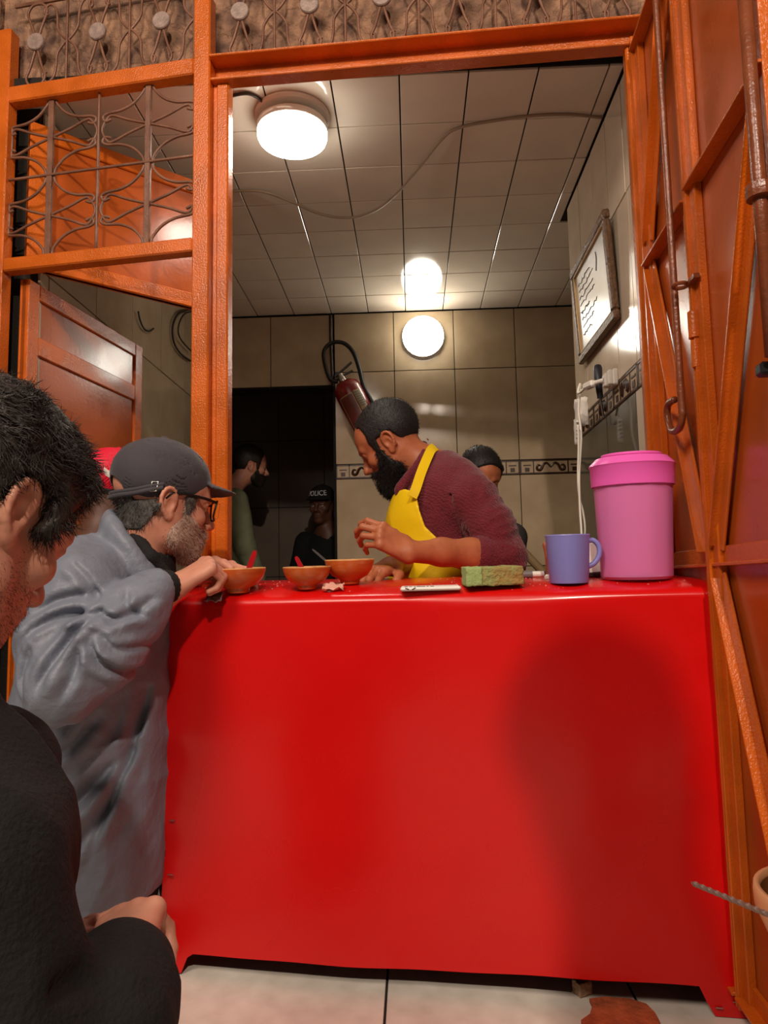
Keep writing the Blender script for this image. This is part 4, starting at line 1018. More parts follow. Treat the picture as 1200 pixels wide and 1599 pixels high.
def nets(D, lo, h, name):
    S = D < 0; nx, ny, nz = D.shape
    cnt = np.zeros((nx - 1, ny - 1, nz - 1), np.int8)
    for dx in (0, 1):
        for dy in (0, 1):
            for dz in (0, 1): cnt += S[dx:nx - 1 + dx, dy:ny - 1 + dy, dz:nz - 1 + dz]
    mix = (cnt > 0) & (cnt < 8); idx = np.full(mix.shape, -1, np.int64); cells = np.argwhere(mix); idx[mix] = np.arange(len(cells))
    acc = np.zeros((len(cells), 3)); w = np.zeros(len(cells))
    C8 = [(a, b, c) for a in (0, 1) for b in (0, 1) for c in (0, 1)]
    val = {c: D[cells[:, 0] + c[0], cells[:, 1] + c[1], cells[:, 2] + c[2]].astype(float) for c in C8}
    for c in C8:
        for k in range(3):
            if c[k] == 0:
                e = list(c); e[k] = 1; e = tuple(e); a, b = val[c], val[e]; m = (a < 0) != (b < 0)
                t = np.where(m, a / np.where(m, a - b, 1), 0); q = np.array(c, float)[None] + t[:, None] * np.eye(3)[k]
                acc += q * m[:, None]; w += m
    V = lo + (cells + acc / w[:, None]) * h
    F = []
    for k in range(3):
        s0 = [slice(None)] * 3; s1 = [slice(None)] * 3; s0[k] = slice(0, -1); s1[k] = slice(1, None)
        A, B = S[tuple(s0)], S[tuple(s1)]; ed = np.argwhere(A != B); o1, o2 = (k + 1) % 3, (k + 2) % 3
        ed = ed[(ed[:, o1] > 0) & (ed[:, o2] > 0) & (ed[:, o1] < D.shape[o1] - 1) & (ed[:, o2] < D.shape[o2] - 1)]
        def ix(a, b): q = ed.copy(); q[:, o1] -= a; q[:, o2] -= b; return idx[q[:, 0], q[:, 1], q[:, 2]]
        q = np.stack([ix(0, 0), ix(1, 0), ix(1, 1), ix(0, 1)], 1); fl = ~A[ed[:, 0], ed[:, 1], ed[:, 2]]
        q[fl] = q[fl][:, ::-1]; F.append(q)
    F = np.concatenate(F); F = F[(F >= 0).all(1)]
    me = bpy.data.meshes.new(name); me.vertices.add(len(V)); me.vertices.foreach_set('co', V.ravel())
    me.loops.add(F.size); me.loops.foreach_set('vertex_index', F.ravel().astype(np.int32))
    me.polygons.add(len(F)); me.polygons.foreach_set('loop_start', np.arange(0, F.size, 4, dtype=np.int32)); me.polygons.foreach_set('loop_total', np.full(len(F), 4, np.int32))
    me.update(calc_edges=True); me.validate(); return me
def grow(S, lo, hi, h, name, m, parent): return link_mesh(name, S.mesh(lo, hi, h, name), m, parent, True)
def unit(v): v = np.array(v, float); return v / np.linalg.norm(v)
def frame3(f, u):
    """columns: forward, left, up"""
    f = unit(f); u = np.array(u, float); u = unit(u - f * (u @ f)); return np.stack([f, np.cross(u, f), u], 1)

# ---- a head in its own frame: x forward, y left, z up, metres; eyes at z = 0
def skull(k=1.0):
    S = Sdf()
    S.add(ell((-0.016, 0, 0.036), (0.098, 0.077, 0.088)), 0.0)
    S.add(ell((0.035, 0, 0.03), (0.055, 0.064, 0.06)), 0.03)
    S.add(ell((0.028, 0, -0.045), (0.056, 0.055, 0.07)), 0.03)
    return S
def skull_at(o, R, sc=1.0): K = skull(); return at(lambda p: K(p), o, R, sc)
EAR = [(0.006, 0.0, -0.002), (0.004, 0.006, 0.016), (-0.008, 0.011, 0.027), (-0.022, 0.014, 0.023), (-0.029, 0.014, 0.006), (-0.024, 0.011, -0.014), (-0.012, 0.007, -0.026), (-0.002, 0.002, -0.032), (0.003, 0.0, -0.022)]
def add_ear(S, s, T):
    c = np.array([-0.008, s * 0.070, -0.012])
    pts = spline([c + np.array([x, s * y, z]) for x, y, z in EAR], 2)
    S.add(T(rbox(c + [-0.012, s * 0.004, 0.0], (0.015, 0.005, 0.024), 0.005)), 0.006)
    S.add(T(chain(pts, [0.0042] * len(pts), 0.002)), 0.003)
    S.add(T(rc(c + [-0.010, s * 0.004, 0.012], c + [-0.018, s * 0.008, -0.008], 0.003, 0.004)), 0.004)
    S.add(T(rc(c + [0.004, s * 0.003, -0.004], c + [0.003, s * 0.003, -0.012], 0.004)), 0.004)
    S.add(T(ell(c + [-0.003, s * 0.004, -0.029], (0.007, 0.004, 0.008))), 0.005)
    S.sub(T(ell(c + [-0.006, s * 0.011, -0.004], (0.0085, 0.007, 0.011))), 0.004)
def add_head(S, o, R, sc=1.0, ears=(-1, 1), nose=1.0, jaw=1.0, smile=0.0):
    T = lambda fn: at(fn, o, R, sc)
    for op, fn, k in skull().ops: S.add(T(fn), max(k, 0.012))
    for s in (-1, 1):
        S.add(T(rc((-0.002, s * 0.052, -0.045), (0.012, s * 0.047, -0.078), 0.018, 0.017)), 0.02)
        S.add(T(rc((0.012, s * 0.047, -0.078), (0.066, s * 0.016, -0.104 * jaw), 0.017, 0.015)), 0.02)
        S.add(T(ell((0.058, s * 0.042, -0.030), (0.022, 0.02, 0.018))), 0.02)
        S.add(T(rc((0.072, s * 0.046, 0.016), (0.088, s * 0.016, 0.017), 0.009, 0.010)), 0.014)
        S.sub(T(ell((0.092, s * 0.032, -0.003), (0.016, 0.018, 0.011))), 0.014)
        S.add(T(ell((0.071, s * 0.032, -0.003), (0.014, 0.0145, 0.0125))), 0.006)
        S.add(T(rc((0.079, s * 0.045, 0.003), (0.086, s * 0.022, 0.003), 0.004)), 0.005)
        S.add(T(ell((0.094, s * 0.0125, -0.044), (0.012, 0.009, 0.008))), 0.008)
    S.add(T(ell((0.070, 0, -0.104 * jaw), (0.022, 0.024, 0.018))), 0.02)
    S.add(T(ell((0.074, 0, -0.070), (0.022, 0.032, 0.024))), 0.02)
    S.add(T(rc((0.086, 0, 0.006), (0.107, 0, -0.028), 0.008, 0.0105 * nose)), 0.012)
    S.add(T(ell((0.110, 0, -0.036), (0.0125 * nose, 0.012, 0.0105))), 0.008)
    S.add(T(ell((0.092, 0, -0.066), (0.0095, 0.023, 0.0065))), 0.006)
    S.add(T(ell((0.090, 0, -0.078), (0.0095, 0.020, 0.0075))), 0.006)
    S.sub(T(rc((0.099, -0.02, -0.0715 + smile), (0.099, 0.02, -0.0715 + smile), 0.0022)), 0.003)
    for s in ears: add_ear(S, s, T)
    return T
def add_neck(S, o, R, sc, base, r=0.056):
    a = np.array(o) + np.array(R) @ (np.array([-0.022, 0, -0.05]) * sc)
    S.add(rc(a, base, r * sc, r * 1.08 * sc), 0.03)
def eyes(o, R, sc, parent, sides=(-1, 1), closed=False):
    for s in sides:
        c = np.array(o) + np.array(R) @ (np.array([0.0725, s * 0.032, -0.003]) * sc)
        e = MB().ball(c, 0.0132 * sc, 10).build('eye', EYE_WHITE, parent, True)
        d = np.array(R) @ np.array([0.99, s * 0.06, -0.12])
        MB().ball(c + unit(d) * 0.0095 * sc, 0.0056 * sc, 8).build('iris', EYE_DARK, e, True)
EYE_WHITE = mat('eye_white', (216, 204, 192), 0.2); EYE_DARK = mat('eye_iris', (30, 18, 12), 0.1)

# ---- a hand: W wrist, d towards the knuckles, n out of the back of the hand, s towards the thumb
FING = [('index', 0.026, (0.043, 0.026, 0.021), 0.0092), ('middle', 0.008, (0.047, 0.030, 0.022), 0.0094), ('ring', -0.010, (0.043, 0.028, 0.021), 0.0088), ('little', -0.027, (0.034, 0.021, 0.019), 0.0078)]
def add_hand(S, W, d, n, s, curl, thumb=((0.75, 0.62, -0.15), (0.9, 0.2, -0.4), (0.85, -0.1, -0.5)), sc=1.0, spread=0.12):
    W = np.array(W, float); d = unit(d); n = np.array(n, float); n = unit(n - d * (n @ d)); sd = np.cross(n, d); sd = sd if sd @ np.array(s) > 0 else -sd
    X = lambda a, b, c: W + (d * a + sd * b + n * c) * sc
    tips = {}
    for i, (nm, off, L, r) in enumerate(FING):
        k = X((0.088, 0.091, 0.086, 0.077)[i], off, 0.002 - 0.004 * abs(off) / 0.027)
        S.add(rc(X(0.0, off * 0.62, 0), k, 0.0155 * sc, 0.0115 * sc), 0.014 if i else 0.012)
    for i, (nm, off, L, r) in enumerate(FING):
        p = X((0.088, 0.091, 0.086, 0.077)[i], off, 0.002 - 0.004 * abs(off) / 0.027); a = 0.0
        S.add(ell(p + n * 0.003 * sc, np.array([0.0105, 0.0105, 0.0105]) * sc), 0.006)
        f = unit(d + sd * spread * off / 0.027)
        cr = curl[i]
        for j in range(3):
            a += math.radians(cr[j]); v = f * math.cos(a) - n * math.sin(a); q = p + v * L[j] * sc
            S.add(rc(p, q, (r - 0.0006 * j) * sc, (r - 0.0006 * (j + 1)) * sc), 0.0035); p = q
        tips[nm] = (p, v)
    p = X(0.022, 0.022, -0.006); r = 0.0135
    S.add(rc(X(0.012, 0.008, -0.004), p, 0.0165 * sc, 0.015 * sc), 0.014)
    for j, (L, t) in enumerate(zip((0.040, 0.031, 0.026), thumb)):
        v = unit(d * t[0] + sd * t[1] + n * t[2]); q = p + v * L * sc
        S.add(rc(p, q, (r - 0.0017 * j) * sc, (r - 0.0017 * (j + 1)) * sc), 0.006 if j else 0.012); p = q
    tips['thumb'] = (p, v)
    return tips
def strands(name, surf, m, parent, count, L, lie, seed=0, w=0.0007, keep=None, jitter=0.35, segs=3, sub=True):
    """short tapered hairs standing on a mesh; lie(p, n) is the way they lie"""
    rg = np.random.default_rng(seed); me = surf.data; b = BASE.get(surf.name, np.zeros(3)); nf = len(me.polygons)
    cen = np.zeros(nf * 3); nor = np.zeros(nf * 3); ar = np.zeros(nf); me.polygons.foreach_get('center', cen); me.polygons.foreach_get('normal', nor); me.polygons.foreach_get('area', ar)
    cen = cen.reshape(-1, 3) + b; nor = nor.reshape(-1, 3)
    if keep is not None: ar = ar * keep(cen)
    pick = rg.choice(nf, count, p=ar / ar.sum()); p = cen[pick] + rg.normal(size=(count, 3)) * 0.0012; n = nor[pick]
    v = lie(p, n); v = v + rg.normal(size=v.shape) * jitter; v /= np.linalg.norm(v, axis=1)[:, None]
    ln = L * rg.uniform(0.6, 1.15, count)
    side = np.cross(v, n); side /= np.linalg.norm(side, axis=1)[:, None] + 1e-9
    up = np.cross(side, v)
    V = np.zeros((count, (segs) * 3 + 1, 3))
    bend = rg.normal(size=(count, 1)) * 0.25
    for j in range(segs):
        t = j / segs; c = p + v * (ln * t)[:, None] + (n * 0.22 * L * t * (1 - t) * 2 + side * bend * L * t * t) - n * 0.001
        for k in range(3):
            a = 2 * math.pi * k / 3; V[:, j * 3 + k] = c + (side * math.cos(a) + up * math.sin(a)) * w * (1 - 0.75 * t)
    V[:, -1] = p + v * ln[:, None] + side * bend * L
    fs = []
    for j in range(segs - 1):
        for k in range(3): l = (k + 1) % 3; fs.append((j * 3 + k, j * 3 + l, j * 3 + 3 + l)); fs.append((j * 3 + k, j * 3 + 3 + l, j * 3 + 3 + k))
    e = (segs - 1) * 3; fs += [(e + k, e + (k + 1) % 3, e + 3) for k in range(3)]
    fs = np.array(fs); F = (fs[None] + (np.arange(count) * V.shape[1])[:, None, None]).reshape(-1, 3); V = V.reshape(-1, 3)
    me2 = bpy.data.meshes.new(name); me2.vertices.add(len(V)); me2.vertices.foreach_set('co', V.ravel()); me2.loops.add(F.size); me2.loops.foreach_set('vertex_index', F.ravel().astype(np.int32))
    me2.polygons.add(len(F)); me2.polygons.foreach_set('loop_start', np.arange(0, F.size, 3, dtype=np.int32)); me2.polygons.foreach_set('loop_total', np.full(len(F), 3, np.int32)); me2.update(calc_edges=True)
    o = link_mesh(name, me2, m, parent, True); o['kind'] = 'stuff'; return o
# ------------------------------------------------------------------ people
M['skin_pale'] = mat('skin_pale', (216, 154, 128), 0.5, vscale=30, col2=(202, 134, 110), bump=0.12, bscale=220, dist=0.002, sss=0.12)
M['skin_tan'] = mat('skin_tan', (186, 112, 74), 0.48, vscale=30, col2=(166, 94, 62), bump=0.12, bscale=220, dist=0.002, sss=0.1)
M['skin_dark'] = mat('skin_dark', (92, 58, 42), 0.5, var=0.1, vscale=30, bump=0.1, bscale=220, dist=0.002, sss=0.08)
M['hair_black'] = mat('hair_black', (24, 20, 19), 0.55, bump=0.5, bscale=320, dist=0.003)
M['hair_brown'] = mat('hair_dark_brown', (46, 38, 33), 0.5, bump=0.5, bscale=260, dist=0.003)
M['hair_grey'] = mat('hair_grey', (104, 100, 96), 0.6, col2=(64, 60, 58), vscale=90, bump=0.5, bscale=320, dist=0.003)
M['beard_white'] = mat('beard_grey_white', (214, 186, 170), 0.65, col2=(172, 136, 120), vscale=120, bump=0.6, bscale=380, dist=0.003)
M['jacket_grey'] = mat('grey_nylon', (122, 128, 142), 0.5, var=0.05, vscale=7, bump=0.45, bscale=22, bdet=7, dist=0.016)
M['cap_grey'] = mat('charcoal_cotton', (66, 62, 68), 0.8, var=0.1, vscale=20, bump=0.35, bscale=420, dist=0.002, sheen=0.2)
M['knit_black'] = mat('black_knit', (22, 21, 22), 0.85, bump=0.6, bscale=250, dist=0.004)
M['trousers_black'] = mat('black_trousers', (20, 19, 21), 0.85, bump=0.3, bscale=160, dist=0.004)
M['shoe_black'] = mat('black_shoe', (16, 15, 15), 0.5)
def hmat(o, R, sc=1.0):
    m = Matrix.Identity(4)
    for i in range(3):
        for j in range(3): m[i][j] = R[i][j] * sc
        m[i][3] = o[i]
    return m
def shell(fn, t, region, T, k=0.006):
    return Sdf().add(lambda p: fn(p) - t, 0).cut(T(region), k)
def slab(o, fn_outer, th): return lambda p: np.maximum(fn_outer(p), -(fn_outer(p) + th))
def cap_sdf(T, r=(0.108, 0.086, 0.088), c=(-0.014, 0, 0.045), z0=0.005, zs=0.22, brim=0.088, bz=0.034, open_back=True, bdrop=0.12):
    S = Sdf(); e = ell(c, r)
    fl = lambda p: -(p[..., 2] - z0 - zs * p[..., 0])                       # below the sweat band
    crown = lambda p: np.maximum(np.maximum(e(p), fl(p)), -(e(p) + 0.004))
    S.add(T(crown), 0)
    S.add(T(ell((c[0] - 0.01, 0, c[2] + r[2] + 0.001), (0.008, 0.008, 0.004))), 0.003)
    def peak(p):
        x, y, z = p[..., 0], p[..., 1], p[..., 2]
        zz = bz + 0.02 - 2.6 * y * y - bdrop * (x - 0.08)
        d = np.sqrt(((x - 0.055) / (brim + 0.012)) ** 2 + (y / 0.086) ** 2); d2 = (d - 1) * 0.07
        return np.maximum(np.maximum(d2, np.abs(z - zz) - 0.0028), 0.066 - x) * 0.8
    S.add(T(peak), 0.004)
    if open_back: S.sub(T(ell((c[0] - r[0], 0, z0 - 0.012), (0.04, 0.036, 0.034))), 0.003)
    return S

# ---- A: the seated man in the grey jacket and cap
A = thing('person', 'man in grey jacket, charcoal cap and glasses leaning on the counter over a bowl', 'person', (-0.68, 1.55, 0))
fA = unit([0.72, 0.62, -0.15]); RA = frame3(fA, (0.05, 0, 1)); sA_ = 1.03
earA = P(263, 783, 1.47); oA = earA - RA @ (np.array([-0.018, -0.074, -0.012]) * sA_)
HA = Sdf(); TA = add_head(HA, oA, RA, sA_, ears=(-1, 1), nose=1.12)
SA = Sdf(); SA.ops += HA.ops
chestA = P(178, 910, 1.52)
add_neck(SA, oA, RA, sA_, P(205, 878, 1.53), 0.058)
SA.add(rc(P(205, 880, 1.53), chestA, 0.066, 0.09), 0.03)
shA, elA, wrA = P(124, 925, 1.37), P(100, 1070, 1.28), P(273, 916, 1.432)
SA.add(chain([chestA, shA, elA, wrA], [0.09, 0.05, 0.04, 0.027], 0.03), 0.04)
knA = P(322, 884, 1.47)
add_hand(SA, wrA, knA - wrA, (-0.45, -0.62, 0.62), (0.1, 0.75, 0.6), [(62, 70, 40), (66, 74, 40), (70, 76, 40), (72, 78, 40)],
         thumb=((0.75, 0.55, -0.35), (0.85, 0.0, -0.55), (0.8, -0.35, -0.5)), sc=0.98, spread=0.06)
shA2, elA2, wrA2 = P(180, 925, 1.70), P(215, 1000, 1.70), P(312, 930, 1.66)
wrA2[2] = ztop(wrA2[0], wrA2[1]) + 0.04
SA.add(chain([chestA, shA2, elA2, wrA2], [0.09, 0.05, 0.04, 0.027], 0.03), 0.04)
add_hand(SA, wrA2, P(350, 893, 1.655) - wrA2, (0.0, 0.7, 0.7), (0.3, -0.7, 0.6), [(20, 25, 15), (22, 28, 15), (24, 30, 15), (26, 32, 15)], sc=0.95)
lo = np.array([-0.9, 1.15, 0.40]); hi = np.array([-0.30, 1.85, 1.16])
bodyA = grow(SA, lo, hi, 0.0028, 'body', M['skin_pale'], A)
eyes(oA, RA, sA_, A)
# hair, beard, cap, glasses
hA = shell(skull_at(oA, RA, sA_), 0.006, poly2([(0.045, 0.0), (0.04, -0.03), (0.028, -0.03), (0.018, 0.008), (-0.036, -0.004), (-0.042, -0.03), (-0.052, -0.062), (-0.14, -0.05), (-0.14, -0.004), (-0.09, -0.004), (-0.075, -0.020), (0.05, 0.017)]), TA)
nA = shell(SA, 0.005, poly2([(-0.034, -0.02), (-0.040, -0.050), (-0.055, -0.078), (-0.14, -0.085), (-0.14, -0.02)]), TA)
_h1 = Sdf(); _h1.ops = list(hA.ops)
hA = Sdf().add(lambda p: _h1(p), 0).add(lambda p: nA(p), 0.006)
hairA = grow(hA, oA - 0.15, oA + 0.16, 0.003, 'hair', M['hair_grey'], A)
bA = shell(HA, 0.002, poly2([(0.034, 0.0), (0.04, -0.03), (0.070, -0.048), (0.098, -0.050), (0.14, -0.062), (0.12, -0.14), (-0.01, -0.14), (-0.012, -0.07), (0.022, -0.036), (0.022, 0.0)]), TA, 0.004)
beardA = grow(bA, oA - 0.16, oA + 0.16, 0.0026, 'beard', M['beard_white'], A)
strands('beard_hairs', beardA, M['beard_white'], A, 5200, 0.011, lambda p, n: n * 0.5 + np.array([0, 0, -0.8]) + fA * 0.3, 3, 0.0006)
strands('hair_strands', hairA, M['hair_grey'], A, 3600, 0.014, lambda p, n: n * 0.35 + np.array([0, 0, -0.9]) - fA * 0.3, 4, 0.0007)
cA = cap_sdf(TA, zs=0.30, z0=0.004)
cA.disp(lambda p: 0.0012 * vnoise(p, 28, 3) + 0.0006 * vnoise(p, 70, 4))
capA = grow(cA, oA - 0.19, oA + 0.21, 0.0028, 'cap', M['cap_grey'], A)
mhA = hmat(oA, RA, sA_)
mb = MB(mhA)
back = [(-0.036, -0.083, 0.012), (-0.06, -0.073, 0.003), (-0.085, -0.055, -0.008), (-0.104, -0.03, -0.014), (-0.112, 0, -0.017), (-0.104, 0.03, -0.014), (-0.085, 0.055, -0.008)]
bp = spline(back, 6)
mb.tube(bp, 0.0055, 6).tube(bp + np.array([0, 0, 0.008]), 0.0045, 6).build('cap_strap', M['cap_grey'], A, True)
q = np.array([-0.055, -0.079, 0.01])
MB(mhA).tube([q + [-0.005, 0.003, -0.010], q + [0.006, -0.002, -0.008], q + [0.007, -0.002, 0.012], q + [-0.004, 0.003, 0.010]], 0.0014, 6, closed=True).build('strap_buckle', M['steel'], capA, True)
mb = MB(mhA)
for s in (-1, 1):
    y0, y1 = s * 0.012, s * 0.060; zt, zb_ = 0.012, -0.026
    pts = [(0.104, y0, zt), (0.103, (y0 + y1) / 2, zt + 0.002), (0.094, y1, zt), (0.091, y1 * 1.0, zb_ + 0.008), (0.096, y1 * 0.9, zb_), (0.104, (y0 + y1) / 2, zb_ - 0.001), (0.106, y0 + s * 0.004, zb_ + 0.004)]
    mb.tube(spline(pts, 4, True), 0.0022, 6, closed=True)
    mb.tube([(0.094, s * 0.0605, zt - 0.002), (0.06, s * 0.074, zt - 0.001), (0.02, s * 0.079, zt - 0.001), (-0.014, s * 0.08, zt - 0.004), (-0.026, s * 0.079, zt - 0.02)], [0.003, 0.0034, 0.003, 0.0024, 0.002], 6)
mb.tube([(0.104, -0.012, 0.008), (0.108, 0, 0.011), (0.104, 0.012, 0.008)], 0.002, 6)
gl = mb.build('glasses', M['black_plastic'], A, True)
M['lens'] = mat('lens', (255, 255, 255), 0.02, trans=1.0, ior=1.1)
mb = MB(mhA)
for s in (-1, 1):
    mb.box((0.099, s * 0.036, -0.007), (0.0008, 0.022, 0.017), rotm('Z', -s * 11), 0.0003)
mb.build('lens', M['lens'], gl)
# jacket
def px_sec(y, x0, x1, Y, b, yaw=0):
    q0, q1 = P(x0, y, Y), P(x1, y, Y); return (q0[2] * 0.5 + q1[2] * 0.5, (q0[0] + q1[0]) / 2, Y, abs(q1[0] - q0[0]) / 2, b, yaw)
J = Sdf()
J.add(loft([px_sec(846, 160, 214, 1.52, 0.07), px_sec(870, 126, 232, 1.52, 0.15), px_sec(905, 98, 246, 1.52, 0.175), px_sec(960, 74, 255, 1.53, 0.175), px_sec(1060, 40, 258, 1.54, 0.17),
            px_sec(1170, 24, 260, 1.55, 0.18), px_sec(1265, 40, 259, 1.55, 0.18), px_sec(1330, 74, 258, 1.55, 0.17), px_sec(1378, 104, 250, 1.55, 0.155)]), 0)
J.add(chain([P(135, 892, 1.44), shA, P(90, 1000, 1.33), elA], [0.070, 0.076, 0.072, 0.068], 0.02), 0.025)
J.add(chain([elA, P(150, 1020, 1.31), P(212, 952, 1.36), P(240, 920, 1.388)], [0.068, 0.074, 0.058, 0.038], 0.02), 0.012)
J.add(chain([P(190, 880, 1.60), shA2, elA2, P(262, 950, 1.66)], [0.07, 0.07, 0.06, 0.05], 0.03), 0.03)
# collar standing round the neck
colA = [P(172, 812, 1.53), P(172, 826, 1.455), P(196, 862, 1.43), P(224, 896, 1.44), P(238, 925, 1.46)]
for dz, r in ((0.0, 0.010), (0.014, 0.008), (-0.014, 0.012)):
    J.add(chain(spline([c + np.array([0.006 * (i / 3), 0, dz]) for i, c in enumerate(colA)], 3), [r] * 13, 0.01), 0.012)
J.add(chain([P(172, 812, 1.53), P(188, 822, 1.61), P(230, 880, 1.63)], [0.012, 0.012, 0.012], 0.01), 0.015)
J.sub(rc(oA + RA @ np.array([-0.03, 0, -0.06]), P(222, 868, 1.53), 0.060, 0.070), 0.01)
# creases of the sleeve (near the elbow) and of the body, as lines on the cloth: points in the upright plane given first
CREASES = []
for Yc, ymax, pts, A_, w_ in (
    (1.27, 1.35, [(152, 956), (118, 998), (96, 1040), (84, 1078)], 0.013, 0.0075), (1.27, 1.36, [(152, 956), (178, 968), (206, 952), (224, 930)], 0.010, 0.007),
    (1.27, 1.36, [(150, 960), (95, 962), (55, 985), (36, 1018)], 0.009, 0.007), (1.28, 1.37, [(132, 926), (85, 938), (50, 964)], 0.008, 0.007),
    (1.26, 1.35, [(135, 1005), (128, 1050), (110, 1092)], 0.008, 0.007), (1.27, 1.36, [(150, 985), (165, 1030), (205, 1056), (226, 1036)], 0.010, 0.007),
    (1.30, 1.38, [(175, 985), (195, 1010), (230, 1008)], 0.007, 0.006), (1.33, 1.40, [(204, 925), (216, 955), (242, 962)], 0.007, 0.006), (1.27, 1.36, [(62, 1000), (48, 1050), (54, 1096)], 0.007, 0.007),
    (1.40, 1.52, [(208, 1082), (192, 1180), (168, 1260), (140, 1350)], 0.009, 0.007), (1.40, 1.52, [(186, 1180), (120, 1255), (66, 1292)], 0.011, 0.011), (1.40, 1.52, [(178, 1245), (130, 1312), (92, 1345)], 0.011, 0.010),
    (1.40, 1.52, [(84, 1128), (62, 1190), (48, 1220)], 0.009, 0.009), (1.40, 1.55, [(238, 1040), (230, 1150), (224, 1260), (205, 1360)], 0.008, 0.008), (1.40, 1.52, [(156, 1118), (118, 1165), (84, 1178)], 0.009, 0.009),
    (1.40, 1.54, [(250, 1100), (248, 1200), (236, 1330)], 0.006, 0.007), (1.42, 1.50, [(150, 880), (176, 905), (196, 940)], 0.006, 0.006)):
    CREASES.append((spline([P(x, y, Yc) for x, y in pts], 5)[:, [0, 2]], ymax, A_, w_))
def crease(p):
    o = np.zeros(p.shape[:-1]); q = p[..., [0, 2]]
    for L, ymax, A_, w_ in CREASES:
        lo_, hi_ = L.min(0) - 0.06, L.max(0) + 0.06
        m = (q[..., 0] > lo_[0]) & (q[..., 0] < hi_[0]) & (q[..., 1] > lo_[1]) & (q[..., 1] < hi_[1]) & (p[..., 1] < ymax)
        if not m.any(): continue
        qq = q[m]; d = np.full(len(qq), 9.0); te = np.zeros(len(qq)); n_ = len(L) - 1
        for i in range(n_):
            a = L[i]; e = L[i + 1] - a; t = np.clip((qq - a) @ e / (e @ e), 0, 1); dd = np.sqrt(((qq - a - t[:, None] * e) ** 2).sum(1))
            c = dd < d; d = np.where(c, dd, d); te = np.where(c, (i + t) / n_, te)
        fade = np.clip(te * 6, 0.35, 1) * np.clip((1 - te) * 3.5, 0, 1) * np.clip((ymax - p[..., 1][m]) / 0.03, 0, 1)
        o[m] += fade * A_ * (np.exp(-(d / w_) ** 2) - 0.62 * np.exp(-((d - 2.3 * w_) / (1.3 * w_)) ** 2))
    return o
def warp(p, a, sc, seed): return p + a * np.stack([vnoise(p, sc, seed), vnoise(p, sc, seed + 1), vnoise(p, sc, seed + 2)], -1)
def foldA(p):
    w = warp(p, 0.05, 5.0, 30)
    q = w @ np.array([[0.60, 0, -0.80], [0, 1, 0], [0.80, 0, 0.60]]).T * np.array([1.5, 0.9, 0.42])
    r = np.clip(ridged(q, 7.0, 1), 0, 1) ** 1.4
    q2 = w @ np.array([[0.72, 0, 0.69], [0, 1, 0], [-0.69, 0, 0.72]]).T * np.array([1.7, 0.6, 0.5]); arm = np.clip((p[..., 2] - 0.60) / 0.08, 0, 1) * np.clip((1.46 - p[..., 1]) / 0.06, 0, 1)
    r2 = np.clip(ridged(q2, 8.5, 6), 0, 1) ** 1.4
    return crease(p) - (0.010 * r * (1 - 0.85 * arm) + 0.007 * r2 * arm + 0.0025 * np.clip(ridged(w * np.array([1, 1, 0.5]), 16, 2), 0, 1) + 0.001 * vnoise(p, 50, 5)) + 0.004
J.disp(foldA)
jacA = grow(J, np.array([-1.02, 1.12, 0.10]), np.array([-0.36, 1.84, 0.98]), 0.0042, 'jacket', M['jacket_grey'], A)
cu = MB().tube(spline([P(234, 926, 1.385), P(246, 920, 1.395)], 4), [0.0425, 0.044, 0.0445, 0.044, 0.043], 40)
v = cu.v[0].reshape(-1, 40, 3); c_ = v.mean(1, keepdims=True); v[:, ::2] = c_ + (v[:, ::2] - c_) * 0.95; cu.build('sleeve_rib', M['jacket_grey'], A, True)
cu = MB().tube(spline([P(244, 921, 1.395), P(256, 918, 1.41), P(268, 917, 1.425)], 4), [0.0385, 0.0395, 0.0395, 0.039, 0.038, 0.037, 0.036, 0.034, 0.032], 36)
v = cu.v[0].reshape(-1, 36, 3); c_ = v.mean(1, keepdims=True); v[:, ::2] = c_ + (v[:, ::2] - c_) * 0.96; cu.build('knit_cuff', M['knit_black'], A, True)
sh = Sdf().add(rc(P(222, 852, 1.53), P(216, 900, 1.53), 0.070, 0.082), 0)
for pts in ([P(212, 838, 1.47), P(236, 870, 1.45), P(262, 898, 1.47)],): sh.add(chain(pts, [0.012, 0.014, 0.012], 0.01), 0.015)
sh.sub(rc(oA + RA @ np.array([-0.03, 0, -0.06]), P(224, 866, 1.53), 0.0585 , 0.064), 0.006)
grow(sh, P(150, 930, 1.4) - 0.02, P(280, 800, 1.66) + 0.02, 0.004, 'shirt', M['knit_black'], A)
# trousers, shoes and the low stool he sits on
tr = Sdf()
hipA = np.array([-0.70, 1.57, 0.33])
for s_, kx in ((-1, -0.77), (1, -0.62)):
    tr.add(chain([hipA + [0.05 * s_, 0, 0], np.array([kx, 1.55, 0.24]), np.array([kx, 1.53, 0.07])], [0.095, 0.072, 0.055], 0.03), 0.03)
tr.add(ell(hipA, (0.13, 0.15, 0.11)), 0.05)
grow(tr, (-1.0, 1.3, 0.0), (-0.4, 2.15, 0.55), 0.008, 'trousers', M['trousers_black'], A)
for kx in (-0.77, -0.62):
    shoe = Sdf().add(rc((kx, 1.50, 0.036), (kx + 0.02, 1.36, 0.032), 0.04, 0.036), 0).add(rc((kx, 1.50, 0.08), (kx, 1.49, 0.04), 0.042), 0.02).cut(lambda p: -p[..., 2] + 0.001, 0)
    grow(shoe, (kx - 0.08, 1.28, 0), (kx + 0.08, 1.58, 0.14), 0.006, 'shoe', M['shoe_black'], A)
stA = thing('low_stool', 'low dark stool under the man in the grey jacket', 'stool', (-0.70, 1.66, 0))
MB().lathe([(0.001, 0.20), (0.14, 0.20), (0.15, 0.205), (0.15, 0.225), (0.14, 0.23), (0.001, 0.23)], 32, (-0.70, 1.66, 0)).build('seat', M['black_plastic'], stA, angle=40)
